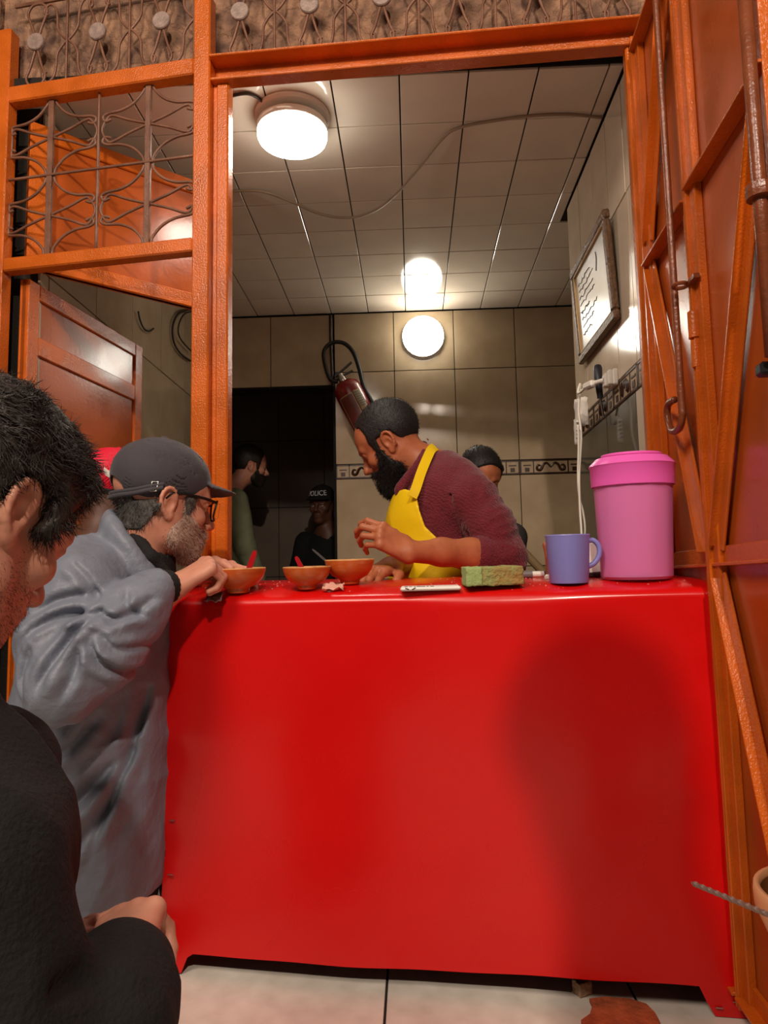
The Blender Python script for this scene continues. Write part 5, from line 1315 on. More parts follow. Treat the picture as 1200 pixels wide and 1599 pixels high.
for k in range(4):
    a = math.radians(45 + 90 * k); MB().tube([(-0.70 + 0.1 * math.cos(a), 1.66 + 0.1 * math.sin(a), 0.21), (-0.70 + 0.14 * math.cos(a), 1.66 + 0.14 * math.sin(a), 0)], [0.014, 0.012], 8).build('leg', M['black_plastic'], stA, angle=50)
# ---- B: the cook in the yellow apron
M['knit_maroon'] = mat('maroon_knit', (104, 26, 40), 0.85, var=0.12, vscale=40, bump=0.8, bscale=190, bdet=2, dist=0.005, sheen=0.25, wave=(55, 'DIAGONAL', 6.0, 0.25))
M['apron_yellow'] = mat('yellow_apron', (246, 208, 10), 0.55, var=0.03, vscale=8, bump=0.25, bscale=18, dist=0.01)
B = thing('person', 'cook in maroon jumper and yellow apron bending over the clay bowls', 'person', (0.10, 2.05, 0))
YBk = 2.08
fB = unit([-0.78, 0.30, -0.50]); RB = frame3(fB, (-0.45, 0, 0.85)); sB_ = 0.98
earB = P(607, 688, 2.02); oB = earB - RB @ (np.array([-0.018, 0.074, -0.012]) * sB_)
HB = Sdf(); TB = add_head(HB, oB, RB, sB_, nose=1.08)
SB = Sdf(); SB.ops += HB.ops
nkB = P(672, 735, 2.10)
add_neck(SB, oB, RB, sB_, nkB, 0.056)
chB = P(700, 780, 2.10)
SB.add(rc(nkB, chB, 0.066, 0.10), 0.03)
shB, elB, wrB = P(734, 782, 1.95), P(786, 872, 1.90), P(640, 862, 1.76)
SB.add(chain([chB, shB, elB], [0.10, 0.05, 0.042], 0.03), 0.04)
SB.add(chain([elB, P(735, 866, 1.86), P(690, 862, 1.81), wrB], [0.040, 0.041, 0.034, 0.026], 0.02), 0.02)
add_hand(SB, wrB, P(600, 838, 1.74) - wrB, (-0.1, -0.80, 0.55), (-0.5, 0.1, 0.9), [(28, 48, 30), (34, 52, 30), (40, 55, 32), (46, 55, 30)],
         thumb=((0.7, 0.5, -0.5), (0.9, -0.05, -0.5), (0.9, -0.3, -0.4)), sc=1.0, spread=0.1)
shB2, elB2, wrB2 = P(668, 775, 2.26), P(660, 865, 2.16), P(612, 894, 1.84)
wrB2[2] = ztop(wrB2[0], wrB2[1]) + 0.032
SB.add(chain([chB, shB2, elB2, wrB2], [0.10, 0.05, 0.042, 0.026], 0.03), 0.04)
add_hand(SB, wrB2, P(572, 898, 1.72) - wrB2, (0.0, -0.1, 1.0), (-0.2, -1.0, 0.1), [(12, 20, 12), (14, 22, 14), (16, 24, 14), (18, 26, 14)])
grow(SB, (-0.35, 1.55, 0.74), (0.40, 2.40, 1.36), 0.0028, 'body', M['skin_tan'], B)
hB = shell(skull_at(oB, RB, sB_), 0.005, poly2([(0.040, 0.075), (0.052, 0.085), (0.052, 0.13), (-0.15, 0.14), (-0.15, -0.03), (-0.062, -0.05), (-0.046, -0.02), (-0.038, 0.012), (0.012, 0.014), (0.020, -0.02), (0.036, -0.02), (0.040, 0.02), (0.034, 0.045)]), TB)
hB.disp(lambda p: 0.0008 * vnoise(p, 160, 3))
hairB = grow(hB, oB - 0.17, oB + 0.17, 0.0028, 'hair', M['hair_black'], B)
strands('hair_strands', hairB, M['hair_black'], B, 4200, 0.005, lambda p, n: n + 0 * p, 5, 0.0006)
# full dark beard: follows the jaw and hangs below the chin
bB = Sdf().add(lambda p: HB(p) - 0.006, 0).add(TB(ell((0.062, 0, -0.112), (0.042, 0.044, 0.052))), 0.02).add(TB(ell((0.035, 0, -0.095), (0.04, 0.054, 0.04))), 0.02)
bB.cut(TB(poly2([(0.020, -0.015), (0.038, -0.015), (0.046, -0.045), (0.066, -0.060), (0.088, -0.056), (0.104, -0.056), (0.100, -0.063), (0.088, -0.068), (0.090, -0.084), (0.12, -0.10), (0.10, -0.19), (0.0, -0.19), (-0.02, -0.10), (0.008, -0.06)])), 0.005)
bB.disp(lambda p: 0.0025 * vnoise(p, 70, 3) + 0.0012 * vnoise(p, 150, 9))
beardB = grow(bB, oB - 0.2, oB + 0.2, 0.003, 'beard', M['hair_black'], B)
strands('beard_hairs', beardB, M['hair_black'], B, 6000, 0.014, lambda p, n: n * 0.7 + RB @ np.array([0.1, 0, -0.8]), 6, 0.0007)
eb = MB(hmat(oB, RB, sB_))
for s in (-1, 1): eb.tube(spline([(0.088, s * 0.014, 0.019), (0.088, s * 0.030, 0.024), (0.076, s * 0.048, 0.018)], 5), [0.002 + 0.0018 * math.sin(math.pi * i / 10) for i in range(11)], 6)
eb.build('eyebrows', M['hair_black'], B, True)
# jumper
JB = Sdf()
def px_sec2(y, x0, x1, Y, b, yaw=0): return px_sec(y, x0, x1, Y, b, yaw)
JB.add(loft([px_sec(708, 668, 712, 2.10, 0.06), px_sec(726, 650, 732, 2.10, 0.12), px_sec(760, 630, 752, 2.10, 0.18), px_sec(810, 614, 760, 2.10, 0.185), px_sec(860, 616, 758, 2.10, 0.17), px_sec(930, 622, 756, 2.10, 0.165), px_sec(1010, 630, 756, 2.12, 0.17)]), 0)
JB.add(chain([P(712, 752, 2.01), shB, P(764, 822, 1.92), elB], [0.075, 0.074, 0.066, 0.060], 0.02), 0.022)
JB.add(chain([elB, P(752, 868, 1.875)], [0.061, 0.050], 0.02), 0.012)
JB.add(chain([P(690, 755, 2.2), shB2, elB2, P(640, 885, 2.0)], [0.075, 0.07, 0.06, 0.045], 0.02), 0.03)
cB = [P(664, 690, 2.07), P(655, 715, 2.015), P(634, 742, 1.99), P(618, 764, 2.0)]
for o in (0.0, 0.013):
    JB.add(chain(spline([c + np.array([0.006, 0, -o]) for c in cB], 3), [0.009] * 10, 0.01), 0.012)
JB.add(chain([P(664, 690, 2.07), P(662, 694, 2.15), P(640, 735, 2.2), P(618, 764, 2.15)], [0.01] * 4, 0.01), 0.015)
JB.sub(rc(oB + RB @ np.array([-0.03, 0, -0.05]), nkB, 0.062, 0.068), 0.008)
def foldB(p):
    w = warp(p, 0.03, 8.0, 40)
    arm = np.clip((p[..., 0] - 0.17) / 0.04, 0, 1) * np.clip((2.02 - p[..., 1]) / 0.05, 0, 1)
    r2 = np.clip(ridged(w @ np.array([[0.9, 0, 0.43], [0, 1, 0], [-0.43, 0, 0.9]]).T * np.array([0.5, 0.7, 2.0]), 13.0, 6), 0, 1) ** 1.4
    return -(0.009 * r2 * arm + 0.004 * np.clip(ridged(w, 12, 2), 0, 1) * (1 - arm)) + 0.004
JB.disp(foldB)
JB.sub(chain([P(692, 822, 1.90), P(715, 826, 1.89), P(738, 836, 1.90)], [0.005] * 3, 0.005), 0.012)
JB.sub(chain([P(716, 745, 1.96), P(704, 775, 1.90), P(708, 812, 1.89), P(722, 840, 1.90)], [0.003] * 4, 0.005), 0.010)
jumB = grow(JB, (-0.12, 1.72, 0.60), (0.42, 2.42, 1.26), 0.0042, 'jumper', M['knit_maroon'], B)
rb_ = MB().tube(spline([P(778, 868, 1.895), P(764, 867, 1.885), P(750, 866, 1.872), P(742, 865, 1.868)], 4), [0.058, 0.060, 0.060, 0.060, 0.059, 0.058, 0.056, 0.055, 0.054, 0.053, 0.052, 0.051, 0.05], 44)
v = rb_.v[0].reshape(-1, 44, 3); c_ = v.mean(1, keepdims=True); v[:, ::2] = c_ + (v[:, ::2] - c_) * 0.955; rb_.build('sleeve_rib', M['knit_maroon'], B, True)
# apron: a thin layer over the jumper's front and side, bib and strap
JB0 = Sdf(); JB0.ops += JB.ops[:1]
AP = Sdf().add(lambda p: np.maximum(JB0(p) - 0.020, -(JB0(p) - 0.010)), 0)
def pix_poly(pts, Yp):                                   # a region of the garment, drawn in the upright plane Y = Yp
    q = [P(x, y, Yp) for x, y in pts]; return poly2([(a[0], a[2]) for a in q])
bib = pix_poly([(585, 774), (632, 766), (648, 774), (653, 800), (663, 826), (686, 850), (716, 872), (735, 1010), (540, 1010), (570, 800)], 1.98)
AP.cut(bib, 0.002)
AP.disp(lambda p: -0.004 * np.clip(ridged(warp(p, 0.03, 8, 50), 9, 12), 0, 1))
grow(AP, (-0.16, 1.78, 0.55), (0.35, 2.40, 1.12), 0.0042, 'apron', M['apron_yellow'], B)
stp = [P(644, 776, 1.905), P(650, 762, 1.91), P(658, 738, 1.935), P(667, 716, 1.965), P(674, 702, 2.005), P(680, 698, 2.05)]
sp = spline(stp, 5); mb = MB(); ring = []
for i, p in enumerate(sp):
    t = unit(sp[min(i + 1, len(sp) - 1)] - sp[max(i - 1, 0)]); w = unit(np.cross(t, [0.35, -0.8, 0.3])); f = np.cross(w, t)
    for a, b in ((-1, -1), (1, -1), (1, 1), (-1, 1)): ring.append(p + w * a * 0.0135 + f * b * 0.0016)
m_ = len(sp); mb.add(ring, [(4 * i + k, 4 * i + (k + 1) % 4, 4 * i + 4 + (k + 1) % 4, 4 * i + 4 + k) for i in range(m_ - 1) for k in range(4)] + [(3, 2, 1, 0), (4 * m_ - 4, 4 * m_ - 3, 4 * m_ - 2, 4 * m_ - 1)])
mb.build('apron_strap', M['apron_yellow'], B, angle=50)
def legs(nm, parent, hip, x, y, z1, m, gap=0.09, r=0.085, ax=(1, 0)):
    t = Sdf()
    for s in (-1, 1):
        ox, oy = ax[0] * gap * s, ax[1] * gap * s
        t.add(chain([np.array([x + ox, y + oy, z1]), np.array([x + ox * 1.05, y + oy * 1.05, z1 * 0.52]), np.array([x + ox * 1.1, y + oy * 1.1, 0.075])], [r, r * 0.72, r * 0.55], 0.03), 0.02)
    t.add(ell((x, y, z1), (0.10 + abs(ax[0]) * 0.06, 0.10 + abs(ax[1]) * 0.06, 0.10)), 0.04)
    grow(t, (x - 0.26, y - 0.26, 0.0), (x + 0.26, y + 0.26, z1 + 0.12), 0.009, nm, m, parent)
    return t
def shoes(parent, x, y, fwd, gap=0.09, ax=(1, 0)):
    f = np.array([fwd[0], fwd[1], 0.0]); f /= np.linalg.norm(f)
    for s in (-1, 1):
        c = np.array([x + ax[0] * gap * 1.1 * s, y + ax[1] * gap * 1.1 * s, 0.0])
        sh_ = Sdf().add(rc(c - f * 0.04 + [0, 0, 0.036], c + f * 0.15 + [0, 0, 0.032], 0.038, 0.033), 0).add(rc(c + [0, 0, 0.05], c + [0, 0, 0.09], 0.042), 0.02).cut(lambda p: -p[..., 2] + 0.001, 0)
        grow(sh_, c - [0.22, 0.22, 0], c + [0.22, 0.22, 0.15], 0.007, 'shoe', M['shoe_black'], parent)
legs('trousers', B, None, 0.10, 2.12, 0.62, M['trousers_black'], ax=(0, 1))
shoes(B, 0.10, 2.12, (-1, 0), ax=(0, 1))

# ---- C: the helper half hidden behind the cook's shoulder
Cc = thing('person', 'helper with short black hair peering out behind the cook\'s shoulder', 'person', (0.38, 2.95, 0))
fC = unit([0.30, -0.80, -0.42]); RCc = frame3(fC, (0.05, 0, 1)); oC = P(752, 742, 2.85) + np.array([0, 0.06, 0.0])
HC = Sdf(); TC = add_head(HC, oC, RCc, 0.98)
SCc = Sdf(); SCc.ops += HC.ops; nkC = oC + np.array([0.0, 0.05, -0.20]); add_neck(SCc, oC, RCc, 0.98, nkC)
shc1, shc2 = nkC + [-0.15, 0, -0.05], nkC + [0.13, 0, -0.05]
handC = P(788, 829, 2.80)
SCc.add(rc(shc1, shc2, 0.055), 0.04).add(rc(nkC, nkC + [0, 0.0, -0.2], 0.09, 0.11), 0.05)
elc2 = shc2 + [-0.05, -0.1, -0.20]; wrC = handC + [-0.075, 0.0, 0.014]
SCc.add(chain([shc2, elc2, wrC], [0.05, 0.042, 0.027], 0.02), 0.03)
add_hand(SCc, wrC, (1.0, 0.0, -0.1), (0.1, -0.5, 1), (0, -1, 0.0), [(60, 70, 40)] * 4, sc=0.95)
elc1 = shc1 + [-0.05, -0.06, -0.24]; wrC1 = elc1 + [0.06, -0.2, 0.02]
SCc.add(chain([shc1, elc1, wrC1], [0.05, 0.042, 0.027], 0.02), 0.03); add_hand(SCc, wrC1, (0.3, -1, 0), (0, 0, 1), (1, 0, 0), [(20, 30, 20)] * 4, sc=0.95)
grow(SCc, oC - [0.40, 0.5, 0.66], oC + [0.42, 0.34, 0.17], 0.0042, 'body', M['skin_tan'], Cc)
eyes(oC, RCc, 0.98, Cc)
hC = shell(skull_at(oC, RCc, 0.98), 0.007, poly2([(0.078, 0.075), (0.085, 0.14), (-0.16, 0.14), (-0.16, -0.04), (-0.05, -0.05), (-0.036, 0.01), (0.014, 0.012), (0.022, -0.02), (0.036, -0.02), (0.045, 0.04), (0.066, 0.056)]), TC)
hairC = grow(hC, oC - 0.16, oC + 0.17, 0.0034, 'hair', M['hair_black'], Cc)
strands('hair_strands', hairC, M['hair_black'], Cc, 2500, 0.007, lambda p, n: n + 0 * p, 8, 0.0009)
eb = MB(hmat(oC, RCc, 0.98))
for s in (-1, 1): eb.tube(spline([(0.088, s * 0.014, 0.019), (0.088, s * 0.030, 0.024), (0.076, s * 0.048, 0.018)], 5), [0.002 + 0.002 * math.sin(math.pi * i / 10) for i in range(11)], 6)
eb.build('eyebrows', M['hair_black'], Cc, True)
jc = Sdf().add(loft([(nkC[2] - 0.75, nkC[0], nkC[1], 0.17, 0.12), (nkC[2] - 0.5, nkC[0], nkC[1], 0.16, 0.11), (nkC[2] - 0.2, nkC[0], nkC[1], 0.18, 0.115), (nkC[2] - 0.04, nkC[0], nkC[1], 0.15, 0.085), (nkC[2] + 0.03, nkC[0], nkC[1], 0.075, 0.07)]), 0)
jc.add(chain([shc2, elc2, elc2 * 0.4 + wrC * 0.6], [0.065, 0.055, 0.042], 0.02), 0.03).add(chain([shc1, elc1, elc1 * 0.4 + wrC1 * 0.6], [0.065, 0.055, 0.042], 0.02), 0.03)
jc.sub(rc(oC + [0, 0.02, -0.05], nkC, 0.06, 0.064), 0.01)
grow(jc, nkC - [0.40, 0.45, 0.8], nkC + [0.45, 0.3, 0.1], 0.007, 'shirt', mat('dark_shirt', (46, 42, 44), 0.85), Cc)
legs('trousers', Cc, None, nkC[0], nkC[1], 0.60, M['trousers_black']); shoes(Cc, nkC[0], nkC[1], (0, -1))
pole0, pole1 = P(794, 836, 2.80), P(848, 893, 2.80)
dv = pole1 - pole0; k = (0.0 - pole0[2]) / dv[2]; pole_end = pole0 + dv * k; pole_end[2] = 0.012
po = thing('broom_pole', 'thick wooden pole slanting behind the cook\'s elbow', 'pole', pole_end)
MB().tube([pole0 - dv * 0.15, pole0, pole1, pole_end], 0.0165, 14).build('pole_shaft', mat('pole_wood', (128, 106, 72), 0.6, var=0.2, vscale=14), po, angle=50)
# ---- the other men: a plain standing figure from the same parts
def figure(label, o, f, u, sc, coat, trousers, skin, face, z_sh=None, lean=(0, 0), hair=None, legs_on=True, arms=((0.05, 0.04), (0.05, 0.04)), h=0.0045, wide=0.19, deep=0.115, base=None, hands_fwd=0.0):
    o = np.array(o, float); R = frame3(f, u); fw = unit([face[0], face[1], 0]); lf = np.array([-fw[1], fw[0], 0])
    nk = o + np.array([lean[0], lean[1], 0]) - fw * 0.035 + np.array([0, 0, -0.20 * sc]); zs = nk[2] - 0.03
    g = thing('person', label, 'person', (nk[0], nk[1], 0))
    H = Sdf(); T = add_head(H, o, R, sc); S = Sdf(); S.ops += H.ops; add_neck(S, o, R, sc, nk)
    sh = [nk + lf * s * (wide - 0.03) + [0, 0, -0.045] for s in (1, -1)]
    S.add(rc(sh[0], sh[1], 0.052), 0.04).add(rc(nk, nk - [0, 0, 0.2], 0.085, 0.10), 0.05)
    arm_pts = []
    for i, s in enumerate((1, -1)):
        e = sh[i] + lf * s * arms[i][0] + fw * (arms[i][1]) + [0, 0, -0.27]; w = e + fw * (0.10 + hands_fwd) + lf * s * -0.02 + [0, 0, -0.21 + hands_fwd]
        S.add(chain([sh[i], e, w], [0.05, 0.04, 0.027], 0.02), 0.03)
        add_hand(S, w, unit(w - e), lf * s, fw, [(14, 22, 14), (16, 24, 16), (18, 26, 16), (20, 28, 16)], sc=0.96); arm_pts.append((sh[i], e, w))
    grow(S, np.minimum(o - 0.2, nk - [0.40, 0.40, 0.66]), np.maximum(o + 0.2, nk + [0.40, 0.40, 0.1]), h, 'body', skin, g)
    eyes(o, R, sc, g)
    z0 = nk[2] - 0.66; yw = math.degrees(math.atan2(lf[1], lf[0]))
    J_ = Sdf().add(loft([(z0, nk[0], nk[1], wide * 0.92, deep * 1.1, yw), (z0 + 0.25, nk[0], nk[1], wide * 0.86, deep, yw), (nk[2] - 0.18, nk[0], nk[1], wide, deep, yw), (nk[2] - 0.05, nk[0], nk[1], wide * 0.78, deep * 0.8, yw), (nk[2] + 0.035, nk[0], nk[1], 0.078, 0.074, yw)]), 0)
    for s_, e, w in arm_pts: J_.add(chain([s_, e, e * 0.12 + w * 0.88], [0.072, 0.060, 0.045], 0.02), 0.025)
    J_.sub(rc(o + R @ np.array([-0.03, 0, -0.06]), nk, 0.060, 0.066), 0.008)
    J_.disp(lambda p: -(0.007 * np.clip(ridged(warp(p, 0.04, 6, 60) * np.array([1, 1, 0.6]), 8, 5), 0, 1) + 0.003 * np.clip(ridged(p, 18, 7), 0, 1)) + 0.003)
    grow(J_, nk - [0.42, 0.42, 0.72], nk + [0.42, 0.42, 0.12], max(h, 0.006), 'jacket', coat, g)
    if legs_on:
        legs('trousers', g, None, nk[0], nk[1], z0 + 0.05, trousers, ax=(lf[0], lf[1])); shoes(g, nk[0], nk[1], fw[:2], ax=(lf[0], lf[1]))
    return g, R, T, H
# D: green jacket, in the corridor
oD = P(392, 727, 4.32)
M['jacket_green'] = mat('olive_green_cloth', (128, 134, 104), 0.85, var=0.1, vscale=20, bump=0.3, bscale=120, dist=0.006)
D, RD, TD, HD = figure('man in an olive green jacket standing in the dark doorway', oD, (0.85, 0.45, -0.12), (0.05, 0, 1), 1.0, M['jacket_green'], M['trousers_black'], M['skin_pale'], (0.7, 0.5), lean=(-0.13, -0.02), wide=0.22)
hD = shell(skull_at(oD, RD), 0.012, poly2([(0.06, 0.075), (0.07, 0.15), (-0.17, 0.15), (-0.17, -0.05), (-0.05, -0.07), (-0.036, 0.01), (0.014, 0.012), (0.022, -0.03), (0.036, -0.03), (0.045, 0.04), (0.056, 0.056)]), TD)
hD.disp(lambda p: 0.002 * vnoise(p, 60, 3)); grow(hD, oD - 0.18, oD + 0.18, 0.004, 'hair', M['hair_brown'], D)
bD = shell(HD, 0.004, poly2([(0.030, -0.02), (0.05, -0.05), (0.12, -0.05), (0.12, -0.15), (0.0, -0.15), (-0.01, -0.08)]), TD); grow(bD, oD - 0.18, oD + 0.18, 0.004, 'beard', M['hair_brown'], D)
# E: dark cap lettered POLICE
oE = P(503, 788, 4.55)
E, RE, TE, HE = figure('man in black with a black cap lettered in white, in the dark doorway', oE, (-0.25, -0.95, -0.1), (0, 0, 1), 1.0, mat('black_coat', (16, 16, 18), 0.9), M['trousers_black'], M['skin_dark'], (-0.2, -1), lean=(0.03, 0.0), wide=0.19)
cE = cap_sdf(TE, zs=0.10, z0=0.022, brim=0.07, open_back=False, bz=0.03, bdrop=0.3); capE = grow(cE, oE - 0.2, oE + 0.2, 0.0042, 'cap', mat('black_cap', (18, 18, 20), 0.8), E)
tcv = bpy.data.curves.new('lettering', 'FONT'); tcv.body = 'POLICE'; tcv.size = 0.046; tcv.align_x = 'CENTER'; tcv.extrude = 0.0012
tob = bpy.data.objects.new('lettering_source', tcv); C.objects.link(tob); dg = bpy.context.evaluated_depsgraph_get(); dg.update()
tme = bpy.data.meshes.new_from_object(tob.evaluated_get(dg)); bpy.data.objects.remove(tob)
co = np.zeros(len(tme.vertices) * 3); tme.vertices.foreach_get('co', co); co = co.reshape(-1, 3)
zc = 0.058 + co[:, 1]; rr_ = np.sqrt(np.clip(1 - ((zc - 0.045) / 0.088) ** 2, 0.05, 1)); an = co[:, 0] / 0.095
lx = -0.014 + (0.108 * rr_ + 0.0022 + co[:, 2]) * np.cos(an); lyy = -(0) + (0.086 * rr_ + 0.0022 + co[:, 2]) * np.sin(an)
W_ = oE + np.stack([lx, lyy, zc], 1) @ RE.T
tme.vertices.foreach_set('co', W_.ravel()); tme.update()
lo_ = link_mesh('cap_lettering', tme, mat('white_lettering', (214, 214, 214), 0.6), capE)
# F: red cap, in the left doorway
oF = P(182, 770, 2.02)
Fp, RF, TF, HF = figure('man in a bright red cap half hidden behind the man in grey', oF, (0.62, 0.75, -0.22), (0.05, 0.05, 1), 0.98, mat('dark_coat', (30, 28, 30), 0.9), M['trousers_black'], M['skin_dark'], (0.6, 0.8), lean=(-0.02, -0.02), wide=0.17, legs_on=True)
cF = cap_sdf(TF, zs=0.14, z0=-0.004, brim=0.08, bz=0.034, open_back=True); cF.disp(lambda p: 0.001 * vnoise(p, 30, 3))
M['cap_red'] = mat('red_cap_cloth', (226, 26, 58), 0.6, bump=0.2, bscale=300, dist=0.002)
capF = grow(cF, oF - 0.2, oF + 0.21, 0.003, 'cap', M['cap_red'], Fp)
grow(shell(skull_at(oF, RF, 0.98), 0.005, poly2([(0.04, 0.0), (0.03, -0.03), (0.015, -0.01), (-0.036, -0.01), (-0.05, -0.06), (-0.15, -0.05), (-0.15, -0.018)]), TF), oF - 0.17, oF + 0.17, 0.004, 'hair', M['hair_black'], Fp)
# the white tapering curved mark on its right side
mk = MB(); ring = []
sw_ = [(0.060, 0.050, 0.0005), (0.030, 0.044, 0.0022), (0.0, 0.037, 0.0045), (-0.03, 0.030, 0.0070), (-0.055, 0.027, 0.0085), (-0.073, 0.030, 0.0085), (-0.083, 0.038, 0.0060), (-0.085, 0.047, 0.0015)]
def on_cap(x, z, s=-1, off=0.0012):
    rr_ = max(1 - ((x + 0.014) / 0.108) ** 2 - ((z - 0.045) / 0.088) ** 2, 0.01); return oF + RF @ (np.array([x, s * (0.086 * math.sqrt(rr_) + off), z]) * 0.98)
for x, z, w in [tuple(v) for v in spline(sw_, 4)]:
    for a, b in ((-1, 0.0004), (1, 0.0004), (1, 0.0018), (-1, 0.0018)): ring.append(on_cap(x, z + a * w, -1, b))
n_ = len(ring) // 4
mk.add(ring, [(4 * i + k, 4 * i + (k + 1) % 4, 4 * i + 4 + (k + 1) % 4, 4 * i + 4 + k) for i in range(n_ - 1) for k in range(4)]).build('cap_mark', M['white_plastic'], capF)

# ---- G: the seated man in the foreground, looking down
G = thing('person', 'dark haired man in a black hoodie, head bowed, at the left front', 'person', (-0.52, 0.55, 0))
YG = 0.66
fG = unit([0.234, 0.815, -0.53]); RG = frame3(fG, (0.146, 0.509, 0.848)); sG = 1.0
earG = P(30, 792, YG); oG = earG - RG @ (np.array([-0.018, -0.076, -0.012]) * sG)
HG = Sdf(); TG = add_head(HG, oG, RG, sG, nose=1.0)
SG = Sdf(); SG.ops += HG.ops
nkG = oG + np.array([-0.055, -0.075, -0.145]); add_neck(SG, oG, RG, sG, nkG, 0.058)
chG = P(-205, 1345, 0.61); SG.add(rc(nkG, chG, 0.068, 0.10), 0.03)
shG = P(-75, 1390, 0.56); elG = P(50, 1700, 0.55); wrG = P(186, 1498, 0.665)
SG.add(chain([chG, shG, elG, wrG], [0.10, 0.052, 0.042, 0.026], 0.03), 0.03)
add_hand(SG, wrG, P(203, 1434, 0.74) - wrG, (-0.2, -0.5, 0.85), (-0.9, 0.2, 0.3), [(50, 60, 35), (55, 62, 35), (58, 64, 35), (60, 66, 35)], thumb=((0.7, 0.6, -0.3), (0.9, 0.1, -0.3), (0.9, -0.1, -0.3)), sc=0.95)
shG2 = chG + np.array([-0.02, 0.20, 0.02]); elG2 = np.array([P(40, 1600, 0.80)[0] - 0.02, 0.80, P(40, 1600, 0.80)[2]]); wrG2 = P(30, 1570, 0.76)
SG.add(chain([chG, shG2, elG2, wrG2], [0.10, 0.05, 0.04, 0.026], 0.03), 0.03)
add_hand(SG, wrG2, P(72, 1530, 0.76) - wrG2, (-0.3, -0.5, 0.8), (0.6, 0.5, 0.3), [(30, 50, 30)] * 4, sc=0.92)
grow(SG, np.array([-0.86, 0.30, 0.28]), np.array([-0.20, 0.98, 1.12]), 0.0026, 'body', M['skin_pale'], G)
hG = shell(skull_at(oG, RG, sG), 0.017, poly2([(0.050, 0.072), (0.105, 0.075), (0.13, 0.16), (-0.18, 0.17), (-0.18, -0.06), (-0.055, -0.085), (-0.045, -0.03), (-0.036, 0.016), (0.006, 0.022), (0.016, -0.016), (0.030, -0.018), (0.040, 0.02), (0.048, 0.05)]), TG, 0.012)
hG.disp(lambda p: 0.0045 * vnoise(p, 42, 3) + 0.003 * vnoise(p, 95, 8))
hairG = grow(hG, oG - 0.2, oG + 0.2, 0.0026, 'hair', M['hair_brown'], G)
def lieG(p, n):
    a = RG @ np.array([0.75, 0, -0.25]); sw = np.stack([vnoise(p, 28, 21), vnoise(p, 28, 22), vnoise(p, 28, 23)], -1)
    return n * 0.22 + a * 0.7 + sw * 1.5
strands('hair_strands', hairG, M['hair_brown'], G, 15000, 0.018, lieG, 9, 0.0006, jitter=0.22)
M['stubble'] = mat('stubble_hair', (46, 34, 28), 0.6)
stub = shell(HG, 0.0002, poly2([(0.020, -0.02), (0.05, -0.05), (0.10, -0.05), (0.13, -0.06), (0.12, -0.15), (-0.02, -0.15), (-0.02, -0.07), (0.006, -0.05)]), TG, 0.002)
stubG = grow(stub, oG - 0.18, oG + 0.18, 0.004, 'stubble_base', M['skin_pale'], G)
strands('stubble', stubG, M['stubble'], G, 7000, 0.0045, lambda p, n: n * 0.6 + RG @ np.array([0, 0, -0.7]), 12, 0.00022, segs=2)
eb = MB(hmat(oG, RG, sG))
for s in (-1, 1): eb.tube(spline([(0.088, s * 0.014, 0.019), (0.088, s * 0.030, 0.024), (0.076, s * 0.048, 0.018)], 5), [0.002 + 0.002 * math.sin(math.pi * i / 10) for i in range(11)], 6)
eb.build('eyebrows', M['hair_brown'], G, True)
M['hoodie_black'] = mat('black_fleece', (15, 14, 14), 0.9, var=0.15, vscale=30, bump=0.5, bscale=190, dist=0.004)
JG = Sdf()
JG.add(chain([nkG + [-0.01, 0.0, -0.055], chG, chG + [-0.02, 0, -0.20], chG + [0.0, 0, -0.36]], [0.095, 0.155, 0.165, 0.165], 0.03), 0)
JG.add(chain([chG + [0, -0.09, 0.03], shG, elG], [0.085, 0.078, 0.064], 0.02), 0.03)
JG.add(chain([elG, P(160, 1610, 0.60), P(187, 1530, 0.655)], [0.064, 0.056, 0.049], 0.02), 0.012)
JG.add(chain([chG + [0, 0.09, 0.03], shG2, elG2, wrG2 * 0.85 + elG2 * 0.15], [0.085, 0.07, 0.058, 0.043], 0.02), 0.03)
JG.add(chain([nkG + RG @ np.array(v) for v in ((0.07, -0.03, -0.02), (0.03, -0.085, 0.0), (-0.05, -0.085, 0.03), (-0.09, 0.0, 0.05), (-0.05, 0.085, 0.03), (0.03, 0.085, 0.0), (0.07, 0.03, -0.02))], [0.02, 0.024, 0.030, 0.034, 0.030, 0.024, 0.02], 0.015), 0.02)
JG.add(rc(nkG + np.array([-0.01, -0.01, -0.03]), chG, 0.088, 0.15), 0.03)
JG.sub(rc(oG + RG @ np.array([-0.03, 0, -0.06]), nkG + np.array([0, 0, 0.02]), 0.060, 0.061), 0.008)
JG.sub(chain([P(88, 1545, 0.53), P(130, 1524, 0.555), P(200, 1520, 0.56), P(245, 1535, 0.585)], [0.004] * 4, 0.004), 0.014)
JG.sub(chain([P(-20, 1235, 0.50), P(20, 1262, 0.505), P(50, 1285, 0.52)], [0.003] * 3, 0.004), 0.010)
JG.disp(lambda p: -(0.006 * np.clip(ridged(warp(p, 0.03, 8, 70), 9, 5), 0, 1) + 0.0015 * vnoise(p, 40, 7)) + 0.003)
grow(JG, np.array([-0.95, 0.26, 0.24]), np.array([-0.22, 1.02, 1.02]), 0.0042, 'hoodie', M['hoodie_black'], G)
tg2 = Sdf(); hG0 = chG + np.array([0.02, 0.0, -0.42])
for s in (-1, 1):
    k_ = np.array([-0.50 + 0.05 * s, 0.72 - 0.09 * s, 0.30]); tg2.add(chain([hG0 + [0.0, -0.08 * s, 0], k_, np.array([k_[0] + 0.01, k_[1] + 0.02, 0.07])], [0.09, 0.066, 0.05], 0.03), 0.03)
tg2.add(ell(hG0, (0.14, 0.16, 0.11)), 0.04)
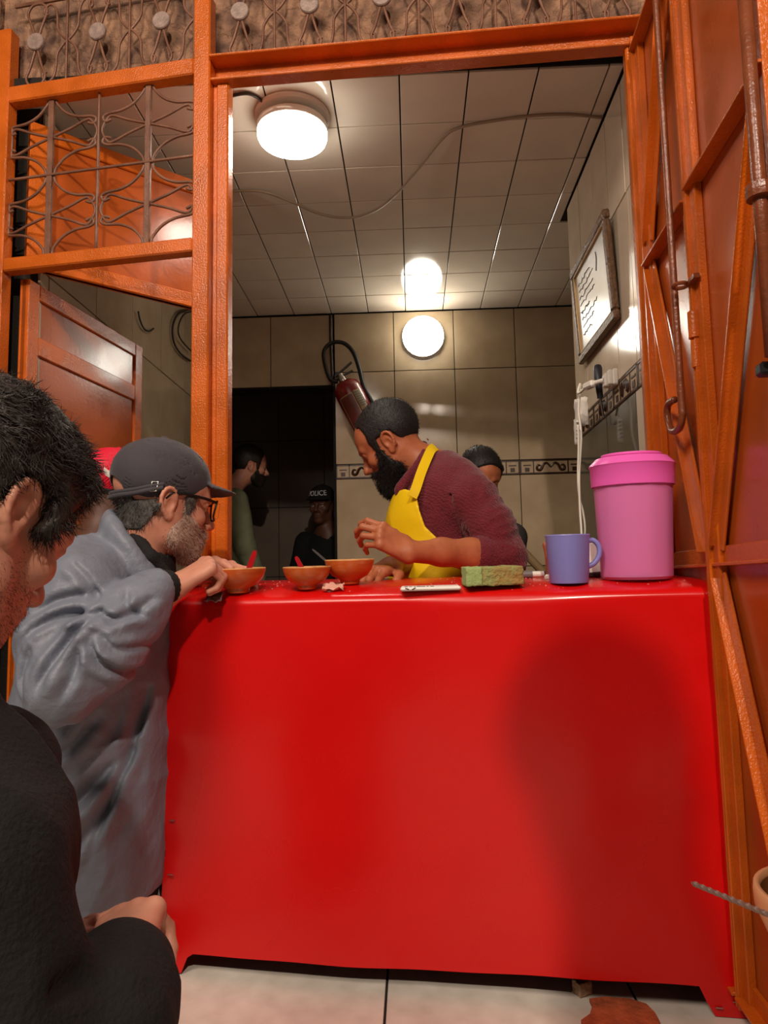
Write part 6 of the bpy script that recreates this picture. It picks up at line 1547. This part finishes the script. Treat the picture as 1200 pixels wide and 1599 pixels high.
grow(tg2, hG0 - [0.3, 0.35, 0.5], hG0 + [0.5, 0.5, 0.2], 0.008, 'trousers', M['trousers_black'], G)
for s in (-1, 1):
    c = np.array([-0.49 + 0.05 * s, 0.74 - 0.09 * s, 0.0]); sh_ = Sdf().add(rc(c + [-0.02, 0, 0.036], c + [0.13, 0.05, 0.032], 0.038, 0.033), 0).cut(lambda p: -p[..., 2] + 0.001, 0)
    grow(sh_, c - [0.1, 0.1, 0], c + [0.24, 0.2, 0.12], 0.007, 'shoe', M['shoe_black'], G)
stG = thing('low_stool', 'dark stool under the man in the black hoodie at the left front', 'stool', (hG0[0], hG0[1], 0))
sz_ = hG0[2] - 0.105
MB().lathe([(0.001, sz_ - 0.03), (0.14, sz_ - 0.03), (0.15, sz_ - 0.02), (0.15, sz_ - 0.005), (0.14, sz_), (0.001, sz_)], 32, (hG0[0], hG0[1], 0)).build('seat', M['black_plastic'], stG, angle=40)
for k in range(4):
    a = math.radians(45 + 90 * k); MB().tube([(hG0[0] + 0.1 * math.cos(a), hG0[1] + 0.1 * math.sin(a), sz_ - 0.025), (hG0[0] + 0.13 * math.cos(a), hG0[1] + 0.13 * math.sin(a), 0)], [0.014, 0.012], 8).build('leg', M['black_plastic'], stG, angle=50)
# ---- H: the bystander beside the camera at the right, whose shadow falls on the counter
oH = np.array([0.34, 0.28, 1.49])
Hp, RH, TH, HH = figure('bystander in a dark coat standing to the right of the camera', oH, (0.9, -0.1, -0.2), (0.1, 0, 1), 1.0, mat('bystander_coat', (40, 40, 46), 0.85), M['trousers_black'], M['skin_pale'], (1.0, 0.0), lean=(0.07, -0.03), h=0.006, arms=((0.02, -0.02), (0.02, -0.02)))
grow(shell(skull_at(oH, RH), 0.012, poly2([(0.06, 0.075), (0.07, 0.15), (-0.17, 0.15), (-0.17, -0.05), (-0.05, -0.07), (-0.036, 0.01), (0.014, 0.012), (0.045, 0.04)]), TH), oH - 0.18, oH + 0.18, 0.006, 'hair', M['hair_brown'], Hp)
